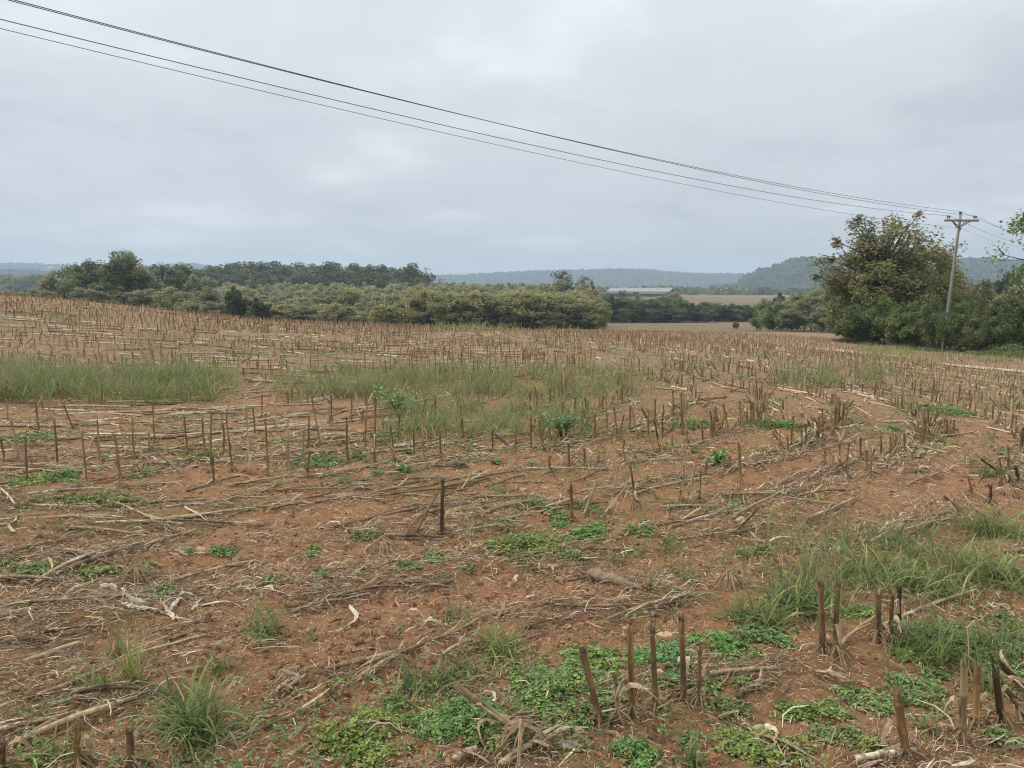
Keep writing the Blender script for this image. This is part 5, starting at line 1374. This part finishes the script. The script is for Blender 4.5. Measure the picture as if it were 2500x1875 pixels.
# ------------------------------------------------------------------ weeds
CLO = np.array([(.200, .310, .085), (.170, .270, .075), (.260, .360, .105), (.130, .215, .060), (.220, .300, .100)])
def clover(px, py, rx, ry, lab, dens=1.0):
    C0 = hit(px, py); rg = np.random.default_rng(int(px * 3 + py))
    ex = 1.15 * rx / F * math.hypot(C0[1], EYE)
    Yn, Yf = hit(px, py + ry)[1], hit(px, max(py - ry, 860))[1]
    ey = max(abs(Yf - Yn) / 2, ex * .35)
    area = math.pi * ex * ey
    lf = .0135 * (1 + max(0, C0[1] - 4) * .07)
    rx *= 1.1; ry *= 1.1; n = int(np.clip(area / (lf * lf * .75) * 1.7 * dens, 80, 5000))
    rr = np.sqrt(rg.random(n)) * np.where(rg.random(n) < .22, rg.uniform(1.0, 1.75, n), 1.0); aa = rg.uniform(0, 6.28, n)
    wob = .62 + .62 * vnoise(aa * 1.9 + px, aa * 0 + py, 7) 
    x = C0[0] + rr * wob * ex * np.cos(aa); y = C0[1] + rr * wob * ey * np.sin(aa)
    lump = fbm(x * 16, y * 16, 12, 2)
    ok = lump + (1 - np.minimum(rr, 1)) * .42 > rg.uniform(.26, .74, n)
    x, y, rr, lump = x[ok], y[ok], rr[ok], lump[ok]; n = len(x)
    hmax = np.minimum(.09, .028 + .13 * min(ex, ey))
    z = gz(x, y) + .006 + hmax * (1 - np.minimum(rr, 1) ** 2 * .75) * (.25 + 1.2 * np.clip(lump - .2, 0, 1)) * rg.uniform(.45, 1.0, n)
    # three leaflets on each stalk tip
    P = []; NN = []
    base = rg.uniform(0, 6.28, n)
    for k in range(3):
        a = base + k * 2.094
        P.append(np.stack([x + np.cos(a) * lf * .55, y + np.sin(a) * lf * .55, z + rg.normal(size=n) * .003], -1))
        NN.append(nrm(np.stack([np.cos(a) * .35, np.sin(a) * .35, np.ones(n)], -1) + rg.normal(size=(n, 3)) * .28))
    P = np.concatenate(P) - C0; NN = np.concatenate(NN)
    V, Q = leaf_quads(P, np.tile(lf * rg.uniform(.55, 1.35, n), 3), NN, 1.05, rg)
    hue = np.array([rg.uniform(.8, 1.25), rg.uniform(.88, 1.08), rg.uniform(.8, 1.2)])
    base_c = CLO[rg.integers(0, 5, n)] * hue
    base_c = np.where(rg.random((n, 1)) < .05, np.array([(.42, .36, .12)]), base_c)
    col = np.tile(jitcol(base_c, n, .2, rg), (3, 1))
    o = obj('clover_patch', mesh_from('clover_patch', V, Q, None, np.repeat(col, 4, 0), False, M['clover']), None, tuple(C0))
    tag(o, lab, 'clover', 'low leafy weed patches')
CL = [(870, 1800, 95, 75, 'large clover patch at the lower edge, left of centre'), (1110, 1760, 115, 60, 'clover patch under the flattened grass, lower centre'), (1345, 1685, 115, 85, 'largest bright clover mat, left of the front stubs'), (1555, 1850, 46, 36, 'small clover patch at the lower edge below the front stubs'),
      (1450, 1605, 70, 32, 'clover patch behind the first front stub'), (1635, 1600, 50, 32, 'clover around the flat orange stone in front'), (1640, 1665, 45, 26, 'clover between the tall front stubs'), (1765, 1585, 58, 36, 'clover patch right of the front stubs'), (1860, 1552, 62, 28, 'clover strip reaching to the stub pair'),
      (1736, 1683, 28, 20, 'small clover clump at the slim bent stub'), (1822, 1672, 34, 15, 'clover tuft beside the pale stalk on open soil'), (1852, 1828, 85, 46, 'dark clover mat at the lower edge, right of centre'), (1783, 1737, 42, 26, 'clover clump left of the red soil hollow'),
      (1942, 1750, 48, 27, 'left clump of the clover group at lower right'), (2023, 1743, 48, 28, 'middle clump of the clover group at lower right'), (2118, 1715, 58, 38, 'fullest clump of the clover group at lower right'), (2232, 1697, 58, 44, 'clover clump behind the thick orange-brown stub'),
      (2010, 1797, 26, 25, 'small clover clump below the lower right group'), (2076, 1806, 30, 19, 'clover clump left of the lowest one at right'), (2123, 1831, 28, 17, 'lowest small clover clump at right'), (2280, 1645, 32, 18, 'clover sprig behind the lower right stubs'), (2210, 1602, 32, 20, 'clover by the thin stub at right'),
      (2300, 1560, 100, 32, 'wide clover patch under the right-hand grass'), (2470, 1530, 44, 32, 'broad-leaved weed at the right edge'), (2104, 1497, 34, 16, 'clover behind the split stub'), (1968, 1500, 20, 10, 'tiny clover sprig left of the stub pair'), (1858, 1345, 24, 10, 'low weed left of the right-hand grass'),
      (2450, 1640, 50, 40, 'weeds behind the lower right stubs'), (2460, 1810, 40, 24, 'small weed in the lower right corner'), (1285, 1337, 92, 32, 'clover mat right of the lone dark stub'), (1425, 1313, 50, 14, 'clover right of the centre mat'), (1362, 1272, 24, 18, 'clover left of the dark upright stub'),
      (1437, 1242, 38, 11, 'clover at the foot of the leaning trio'), (1457, 1290, 32, 13, 'clover below the leaning trio'), (1565, 1303, 36, 12, 'clover below dark litter right of centre'), (1005, 1384, 38, 13, 'clover below the splayed root ball'), (1060, 1364, 20, 12, 'round-leaved weed below the lone stub'),
      (895, 1308, 36, 13, 'clover left of the splayed root ball'), (1221, 1277, 30, 9, 'clover strip behind the yellow stalk'), (1398, 1358, 36, 10, 'clover strip above the straw at centre right'), (1141, 1390, 15, 9, 'clover sprig above the matted pile'), (225, 1222, 118, 15, 'long clover strip at left'),
      (70, 1180, 42, 16, 'clover under the leftmost standing stub'), (155, 1171, 36, 13, 'clover between the left stubs'), (348, 1161, 30, 11, 'clover behind the long bent stalk'), (83, 1398, 55, 17, 'clover under the crossed pile, left'), (228, 1402, 54, 17, 'clover under the crossed pile, right'),
      (346, 1386, 23, 10, 'clover right of the crossed pile'), (543, 1350, 30, 12, 'clover right of the rounded orange stone'), (760, 1354, 18, 12, 'round weed inside the hooked stem'), (460, 1348, 18, 8, 'clover left of the rounded orange stone'), (24, 1374, 14, 11, 'clover at the left edge above the pile'),
      (785, 1398, 14, 9, 'sprig of clover on bare soil left of centre'), (663, 1418, 19, 10, 'clover on bare soil above the left tuft'), (407, 1441, 30, 11, 'pair of clover sprigs above the white leaves'), (763, 1132, 56, 16, 'bright low weed under the mid stubs'), (80, 1070, 58, 13, 'dark low weed among the left stubs'),
      (480, 1120, 40, 9, 'thin green cover among left stubs'), (930, 1075, 50, 9, 'green cover at the foot of the centre grass'), (1700, 1040, 60, 10, 'green cover among the curving rows'), (1900, 1040, 60, 10, 'green cover right of the curving rows'), (1300, 1330, 40, 20, 'deep green heart of the centre mat'),
      (2260, 1000, 60, 9, 'green strip between the right rows'), (2330, 1010, 50, 9, 'green strip beyond the right rows'), (1560, 1615, 30, 20, 'clover between second and third front stubs'), (960, 1730, 26, 20, 'straggling clover linking the lower patches'), (1200, 1812, 40, 22, 'clover below the leaning stalk roots'), (1500, 1700, 40, 28, 'clover around the first front stubs'), (1680, 1815, 18, 12, 'clover sprig at the lower centre right')]
for a in CL: clover(*a)
# scattered seedlings nobody could count
def seedlings(n, seed):
    x, y, rg = scatter(n, 2.2, 30, seed)
    ok = fbm(x * .8, y * .8, 52, 3) > rg.uniform(.42, .72, n)
    x, y = x[ok], y[ok]; d = np.hypot(x, y); n = len(x)
    m = 9
    sp_ = .012 + .016 * rg.random(n) + .003 * d
    X = x[:, None] + rg.normal(size=(n, m)) * sp_[:, None]; Y = y[:, None] + rg.normal(size=(n, m)) * sp_[:, None]
    Z = gz(x, y)[:, None] + .008 + rg.random((n, m)) * .035
    lf = (.0065 + .0016 * d)[:, None] * rg.uniform(.7, 1.4, (n, m))
    P = np.stack([X, Y, Z], -1).reshape(-1, 3)
    NN = nrm(np.array([0, 0, 1.]) + rg.normal(size=P.shape) * .5)
    V, Q = leaf_quads(P, lf.ravel(), NN, 1.6, rg)
    col = np.repeat(jitcol(CLO[rg.integers(0, 5, n)] * .95, n, .2, rg), m * 4, 0)
    o = obj('seedlings', mesh_from('seedlings', V, Q, None, col, False, M['clover'])); tag(o, 'scattered green seedlings over the soil', 'weeds', kind='stuff')
seedlings(6500, 55)
# ---- rosettes
def rosette(px, py, rpx, lab):
    C0 = hit(px, py); rg = np.random.default_rng(int(px + py * 2)); r = rpx / F * C0[1] * 1.1
    n = int(rg.integers(16, 26)); a = np.arange(n) * 2.4 + rg.normal(size=n) * .2
    up = rg.uniform(.25, 1.0, n); k = np.linspace(0, 1, 5)
    L = r * rg.uniform(.8, 1.3, n)
    rad_ = L[:, None] * k[None] * np.cos(up * .9)[:, None]
    z = L[:, None] * (k[None] * np.sin(up)[:, None] * .9 - .35 * k[None] ** 2)
    P = np.stack([np.cos(a)[:, None] * rad_, np.sin(a)[:, None] * rad_, z + .004], -1)
    S = np.repeat(np.stack([-np.sin(a), np.cos(a), a * 0], -1)[:, None], 5, 1)
    W = (r * .13) * np.array([.35, .8, 1.0, .8, .15])[None] * rg.uniform(.8, 1.3, (n, 1))
    V, Q = ribbons(P, W, S)
    col = np.repeat(jitcol(np.array([(.085, .175, .045), (.11, .22, .06), (.13, .25, .08)])[rg.integers(0, 3, n)], n, .14, rg), 10, 0)
    o = obj('weed_rosette', mesh_from('weed_rosette', V, Q, None, col, True, M['clover']), None, tuple(C0)); tag(o, lab, 'weed', 'leafy weed rosettes')
for a in [(875, 1120, 24, 'leafy rosette weed at the left of the centre stubs'), (995, 1108, 18, 'rosette weed between two centre stubs'), (1024, 1095, 12, 'small rosette behind the tall centre stub'), (1157, 1092, 20, 'bright rosette weed below the centre grass'),
          (1121, 1140, 26, 'largest dark rosette weed on bare soil at centre'), (1210, 1130, 20, 'rosette weed right of the largest one'), (1300, 1136, 18, 'rosette weed second right of the largest one'), (987, 1150, 28, 'sprawling rosette below the centre stubs'), (919, 1158, 18, 'rosette left of the sprawling one'),
          (1162, 1220, 18, 'rosette right of the lone dark stub top'), (1227, 1206, 20, 'flat pale rosette on bare soil'), (1007, 1232, 12, 'small pale rosette left of the leaning stalk'), (938, 1228, 9, 'tiny rosette on bare soil left of the lone stub'), (838, 1175, 20, 'rosette left of the dark straw line'),
          (887, 1175, 18, 'rosette above the dark straw line'), (561, 1116, 16, 'rosette among the left stubs'), (1694, 1106, 13, 'small rosette before the bending rows'), (1750, 1128, 20, 'upright leafy weed before the bending rows'), (1333, 1245, 30, 'tall leafy rosette above the centre clover'), (1950, 1084, 18, 'rosette weed right of the bending rows'),
          (1982, 1082, 22, 'flat rosette touching another at right'), (2180, 1050, 24, 'leafy weed at the end of the upright stubs, right'), (2240, 1152, 16, 'dark rosette on open soil at right'), (2240, 1055, 22, 'leafy weed beside the pale stone'), (700, 1112, 16, 'rosette at a stub foot left of centre')]:
    rosette(*a)
# ---- grass
GR = np.array([(.215, .275, .080), (.165, .225, .068), (.280, .320, .105), (.360, .335, .140), (.135, .185, .070), (.500, .400, .200)])
def blades(x, y, h, rg, lean=.55, w=.0032, seg=5, pal=GR, prob=None, droop=.6):
    n = len(x)
    a = rg.uniform(0, 6.28, n); L = h * rg.uniform(.55, 1.25, n)
    ln_ = np.abs(rg.normal(size=n)) * lean + .08
    k = np.linspace(0, 1, seg)
    ph = ln_[:, None] + droop * rg.uniform(.3, 1.5, n)[:, None] * k[None] ** 1.4
    ds = L[:, None] / (seg - 1)
    hr = np.concatenate([np.zeros((n, 1)), np.cumsum(np.sin(ph[:, 1:]) * ds, 1)], 1); vz = np.concatenate([np.zeros((n, 1)), np.cumsum(np.cos(ph[:, 1:]) * ds, 1)], 1)
    P = np.stack([x[:, None] + np.cos(a)[:, None] * hr, y[:, None] + np.sin(a)[:, None] * hr, gz(x, y)[:, None] + np.maximum(vz, .003) - .004], -1)
    tw = a + rg.normal(size=n) * .5
    S = np.repeat(np.stack([-np.sin(tw), np.cos(tw), 0 * tw], -1)[:, None], seg, 1)
    W = w * rg.uniform(.6, 1.4, n)[:, None] * np.interp(k, [0, .3, .7, 1], [.8, 1, .8, .12])[None]
    V, Q = ribbons(P, W, S)
    ci = rg.choice(len(pal), n, p=prob) if prob is not None else rg.integers(0, len(pal), n)
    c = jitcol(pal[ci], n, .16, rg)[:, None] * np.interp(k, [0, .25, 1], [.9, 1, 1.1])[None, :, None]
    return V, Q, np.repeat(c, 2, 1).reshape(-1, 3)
PR = [.3, .25, .2, .1, .1, .05]
def tuft(px, py, hpx, spx, n, lab, w=.0035, lean=.6, prob=PR, droop=.7):
    C0 = hit(px, py); rg = np.random.default_rng(int(px * 5 + py)); m = math.hypot(C0[1], EYE) / F
    x = C0[0] + rg.normal(size=n) * spx * m * .33; y = C0[1] + rg.normal(size=n) * spx * m * .33
    V, Q, C = blades(x, y, hpx * m * (.78 if px > 1700 else .92), rg, lean * 1.3, w * .85, 6, GR, prob, droop * 1.9)
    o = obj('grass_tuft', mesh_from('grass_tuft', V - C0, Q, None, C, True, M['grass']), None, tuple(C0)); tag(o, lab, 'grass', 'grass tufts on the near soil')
DKG = [.25, .35, .1, .05, .22, .03]; LTG = [.3, .1, .35, .15, .05, .05]; YEL = [.2, .05, .3, .25, .0, .2]
for a in [(485, 1800, 190, 75, 150, 'biggest grey-green grass tuft at lower left', .0050, .5, DKG), (430, 1720, 110, 70, 60, 'thin grass above the biggest left tuft', .0035, .5, DKG), (325, 1668, 130, 26, 34, 'upright yellow-green grass at lower left', .0045, .25, YEL, .3), (285, 1600, 70, 20, 22, 'thin upright grass left of the white leaves', .004, .3, YEL, .3), (245, 1690, 85, 60, 70, 'spreading grass left of the upright yellow-green one', .0036, .8, LTG),
          (650, 1555, 110, 70, 90, 'dark grass tuft left of centre by the straw row', .0042, .7, DKG), (535, 1635, 60, 70, 60, 'sparse grass below the left straw row', .003, .7, DKG), (770, 1560, 60, 26, 22, 'small sprig of grass right of the dark tuft', .003, .5, LTG), (860, 1450, 40, 12, 14, 'tiny upright grass on bare soil left of centre', .003, .3, YEL, .3),
          (1110, 1515, 60, 55, 80, 'low pale-green tuft above the front clover', .0040, .9, LTG), (1220, 1600, 95, 75, 170, 'arching grass tuft above the largest clover mat', .0045, .8, LTG), (1045, 1690, 90, 110, 190, 'flattened grey-green grass, lower centre', .0045, 1.0, DKG), (1130, 1660, 70, 100, 120, 'flattened grass right of the grey-green one', .004, 1.0, DKG), (975, 1545, 40, 18, 18, 'small yellow sprig of grass left of the arching tuft', .003, .4, YEL, .3),
          (1960, 1475, 130, 120, 300, 'dark long-bladed grass behind the stub pair', .0052, .85, DKG), (1840, 1520, 105, 85, 170, 'long-bladed grass left of the stub pair', .0050, .75, DKG), (1885, 1535, 90, 30, 60, 'upright broad-bladed grass in front of the long-bladed one', .0055, .45, LTG, .4), (1632, 1345, 36, 36, 60, 'low grass on bare soil right of centre', .003, .8, DKG), (1675, 1412, 45, 42, 70, 'grass tuft right of the wooden chunk', .0034, .8, DKG), (1640, 1445, 26, 40, 50, 'flat grass below the wooden chunk', .003, 1., DKG),
          (2120, 1420, 110, 130, 320, 'pale green grass in the middle of the right-hand patch', .0048, .8, LTG), (2260, 1440, 100, 120, 330, 'bright broad-bladed grass of the right-hand patch', .0058, .8, LTG), (2380, 1400, 110, 130, 330, 'grass at the right of the right-hand patch', .0048, .8, LTG), (2470, 1430, 100, 90, 220, 'grass of the patch cut by the right edge', .0048, .8, LTG), (2200, 1340, 80, 140, 260, 'thin grass along the back of the right-hand patch', .0036, .7, DKG), (2400, 1300, 95, 70, 200, 'upright grass at the back of the right-hand patch', .0042, .5, LTG), (2060, 1330, 60, 110, 160, 'sparse grass at the back left of the patch', .0032, .8, DKG), (2485, 1310, 80, 60, 120, 'thin grass at the right edge', .0036, .7, LTG),
          (2430, 1165, 60, 55, 150, 'dark grass tuft at the right edge below the rows', .0042, .7, DKG), (2390, 1160, 40, 40, 90, 'grass left of the dark tuft at the right edge', .0036, .8, DKG), (2330, 1600, 120, 130, 240, 'grey-green grass behind the lower right stubs', .0040, .7, DKG), (2440, 1590, 110, 90, 160, 'grass at the right edge behind the lower right stubs', .0040, .7, DKG), (2230, 1590, 90, 60, 80, 'thin grass right of the dark stub', .0034, .6, DKG), (2420, 1690, 100, 50, 60, 'upright grass among the lower right stubs', .0040, .4, LTG),
          (1690, 1868, 75, 24, 40, 'small upright grass at the lower edge', .0042, .4, DKG, .4), (2260, 1790, 70, 30, 18, 'forked broad grass blade by the orange-brown stub', .0065, .6, LTG, .4), (120, 1850, 100, 90, 90, 'flattened grass in the lower left corner', .0042, 1.05, LTG), (440, 1236, 30, 10, 12, 'tiny grass sprig at the end of the clover strip', .003, .3, YEL, .3), (1290, 1230, 60, 40, 70, 'grass left of the tall leafy rosette', .003, .7, DKG), (1650, 1400, 40, 20, 20, 'grass sprig right of the chunk', .003, .5, LTG), (1200, 1200, 30, 26, 40, 'grass by the flat pale rosette', .003, .7, LTG), (2080, 1130, 30, 40, 60, 'grass under the bending-row stubs', .003, .7, LTG), (1790, 1215, 40, 50, 90, 'grass around the long level stalk', .003, .8, DKG), (2280, 1080, 46, 40, 110, 'tuft behind the upright stubs at right', .0036, .7, DKG),
          (1810, 1360, 44, 40, 60, 'grass left of the right-hand patch', .0034, .7, DKG), (1560, 1350, 30, 40, 50, 'thin grass below the clover right of centre', .003, .8, DKG), (55, 1690, 40, 30, 30, 'low grass between stalks at lower left', .003, .9, LTG), (700, 1480, 40, 16, 16, 'thin grass at the left straw row', .003, .4, LTG)]:
    tuft(*a)
# uncountable grass: the tall bands in mid field and thin green elsewhere
def band(polys, seed, lab):
    g = Geo()
    for (x0, x1, y0, y1, n, h, w, prob) in polys:
        rg = np.random.default_rng(seed + abs(int(x0)))
        px = rg.uniform(x0, x1, n); py = rg.uniform(y0, y1, n)
        fade = np.minimum(np.minimum(px - x0, x1 - px) / (.16 * (x1 - x0)), 1) * np.minimum(np.minimum(py - y0, y1 - py) / (.22 * (y1 - y0)), 1)
        ok = rg.random(n) < np.clip(fade, 0, 1) * np.clip((fbm(px / 30., py / 13., seed, 3) - .30) * 3.4, .04, 1)
        P = hit(px[ok], py[ok])
        hh_ = h * (.6 + .8 * fbm(P[:, 0] * .9, P[:, 1] * .9, seed + 3, 2))
        V, Q, C = blades(P[:, 0], P[:, 1], hh_, rg, .5, w * .62, 5, GR, prob, 1.1)
        g.add(V, Q, None, C)
        m_s = rg.random(len(P)) < .16                 # seed stems, taller and straw-brown
        V, Q, C = blades(P[m_s, 0], P[m_s, 1], hh_[m_s] * 1.25, rg, .28, w * .36, 5, np.array([(.30, .25, .15), (.36, .28, .18), (.25, .25, .12)]), None, .5)
        g.add(V, Q, None, C)
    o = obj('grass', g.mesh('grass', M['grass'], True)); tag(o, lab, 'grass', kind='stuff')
band([(-120, 590, 900, 992, 13000, .44, .006, PR), (620, 1600, 895, 985, 15000, .38, .006, PR), (900, 1520, 975, 1085, 7000, .34, .005, PR), (1500, 1900, 985, 1060, 900, .25, .0045, DKG)], 71, 'tall rank grass bands across the middle of the field')
band([(1860, 2190, 895, 955, 4500, .30, .0065, DKG), (2120, 2560, 890, 1010, 4500, .13, .0045, LTG), (1300, 2100, 850, 900, 2200, .12, .006, LTG), (1500, 1800, 880, 930, 700, .25, .0055, DKG), (200, 900, 805, 880, 900, .22, .007, PR), (2000, 2470, 985, 1050, 1100, .14, .004, LTG)], 73, 'patchy grass between the rows on the right')
band([(-100, 900, 990, 1130, 2600, .13, .003, LTG), (900, 1750, 1060, 1220, 2600, .12, .003, LTG), (-100, 1300, 1180, 1480, 2600, .075, .002, LTG), (1100, 2000, 1200, 1450, 3200, .08, .0022, LTG), (200, 2500, 1450, 1860, 2800, .075, .0018, LTG), (1850, 2560, 1270, 1480, 2500, .13, .0032, LTG), (1850, 2560, 1240, 1500, 2600, .20, .0036, PR), (1400, 2100, 1300, 1440, 600, .10, .0026, DKG), (2150, 2560, 1480, 1660, 900, .18, .0032, DKG)], 75, 'thin scattered grass over the nearer soil')
band([(2040, 2560, 846, 888, 5200, .42, .012, LTG), (2085, 2260, 845, 866, 3500, .3, .012, LTG), (1020, 1500, 800, 812, 1800, .55, .02, LTG), (1690, 1880, 796, 812, 700, .5, .02, LTG)], 77, 'long grass along the foot of the thickets')
# ---- leafy tall weeds
def tall_weed(px, py, hpx, wpx, n, lab, col=(.25, .40, .14)):
    C0 = hit(px, py); rg = np.random.default_rng(int(px)); m = C0[1] / F
    root = empty('leafy_weed', tuple(C0)); H, W = hpx * m, wpx * m
    st = Geo(); lv = Geo(); tips_ = []
    for k in range(9):
        a = rg.uniform(0, 6.28); r_ = W * rg.uniform(.25, 1.0)
        P = np.stack([np.linspace(0, 1, 4) ** 1.6 * r_ * math.cos(a), np.linspace(0, 1, 4) ** 1.6 * r_ * math.sin(a) * .7, np.linspace(0, 1, 4) * H * rg.uniform(.75, 1.05)], -1)
        V, Q, T = tubes(P, np.array([.006, .005, .004, .002]), 5); st.add(V, Q, T, (.10, .13, .05)); tips_.append(P)
    tips_ = np.array(tips_)
    i = rg.integers(0, 9, n); t = .5 + 2.5 * rg.random(n) ** .8; j_ = np.minimum(t.astype(int), 2); f = (t - j_)[:, None]
    C = tips_[i, j_] * (1 - f) + tips_[i, j_ + 1] * f + rg.normal(size=(n, 3)) * np.array([W * .30, W * .26, H * .12])
    V, Q = leaf_quads(C, .026 * rg.uniform(.7, 1.4, n), nrm(np.array([0, 0, 1.]) + rg.normal(size=(n, 3)) * .35), 1.9, rg)
    lv.add(V, Q, None, np.repeat(jitcol(col, n, .16, rg), 4, 0))
    obj('stems', st.mesh('stems', M['stalk'], True), root); obj('leaves', lv.mesh('leaves', M['clover']), root)
    tag(root, lab, 'weed')
tall_weed(968, 1012, 62, 60, 520, 'bright green bushy weed standing in the grass at centre', (.22, .33, .12))
tall_weed(1370, 1070, 62, 46, 420, 'grey-green bushy weed at the right of the centre grass', (.19, .30, .13))
tall_weed(1755, 1140, 36, 24, 160, 'small leafy weed left of the bending rows')

# ------------------------------------------------------------------ worn tracks in the field
def track(pts, width, lab):
    P = hit(np.array([p[0] for p in pts], float), np.array([p[1] for p in pts], float))
    t = np.linspace(0, len(pts) - 1, 60)
    P = np.stack([np.interp(t, range(len(pts)), P[:, i]) for i in range(3)], -1)
    T = nrm(np.gradient(P, axis=0)); S = nrm(np.stack([-T[:, 1], T[:, 0], T[:, 2] * 0], -1))
    rg = np.random.default_rng(len(pts))
    W = width * (.7 + .5 * vnoise(np.linspace(0, 14, 60), np.zeros(60), 8)) * np.sin(np.linspace(.25, np.pi - .1, 60)) ** .5
    V = np.concatenate([P - S * W[:, None], P - S * W[:, None] * .4, P + S * W[:, None] * .4, P + S * W[:, None]]).reshape(4, 60, 3).transpose(1, 0, 2).reshape(-1, 3)
    V[:, 2] = gz(V[:, 0], V[:, 1]) + .03
    i = np.arange(240).reshape(60, 4)
    Q = np.concatenate([np.stack([i[:-1, k], i[:-1, k + 1], i[1:, k + 1], i[1:, k]], -1) for k in range(3)])
    o = obj('path', mesh_from('path', V, Q, None, np.broadcast_to((.52, .41, .29), V.shape), True, M['clod'])); tag(o, lab, 'track', kind='structure')
track([(1985, 851), (2040, 855), (2090, 858), (2140, 863), (2200, 871)], 1.5, 'pale worn track curving through the stubble left of the pole')
track([(2330, 893), (2390, 897), (2450, 903), (2520, 910)], 1.3, 'pale worn track in the stubble toward the right edge')

# ------------------------------------------------------------------ haze
V, Q = box_v(-3600, 3600, -3600, 3600, -12, 125)
hz = bpy.data.materials.new('haze_air'); hz.use_nodes = True
nd, ln = hz.node_tree.nodes, hz.node_tree.links; nd.clear()
o_ = N(nd, 'ShaderNodeOutputMaterial'); pv = N(nd, 'ShaderNodeVolumePrincipled')
pv.inputs['Color'].default_value = (.66, .83, 1.0, 1); pv.inputs['Density'].default_value = .00039; pv.inputs['Anisotropy'].default_value = .15
ln.new(pv.outputs[0], o_.inputs['Volume'])
hazeo = obj('haze', mesh_from('haze', V, Q, None, None, False, hz))
tag(hazeo, 'thin blue autumn haze over the whole valley', 'haze', kind='stuff')
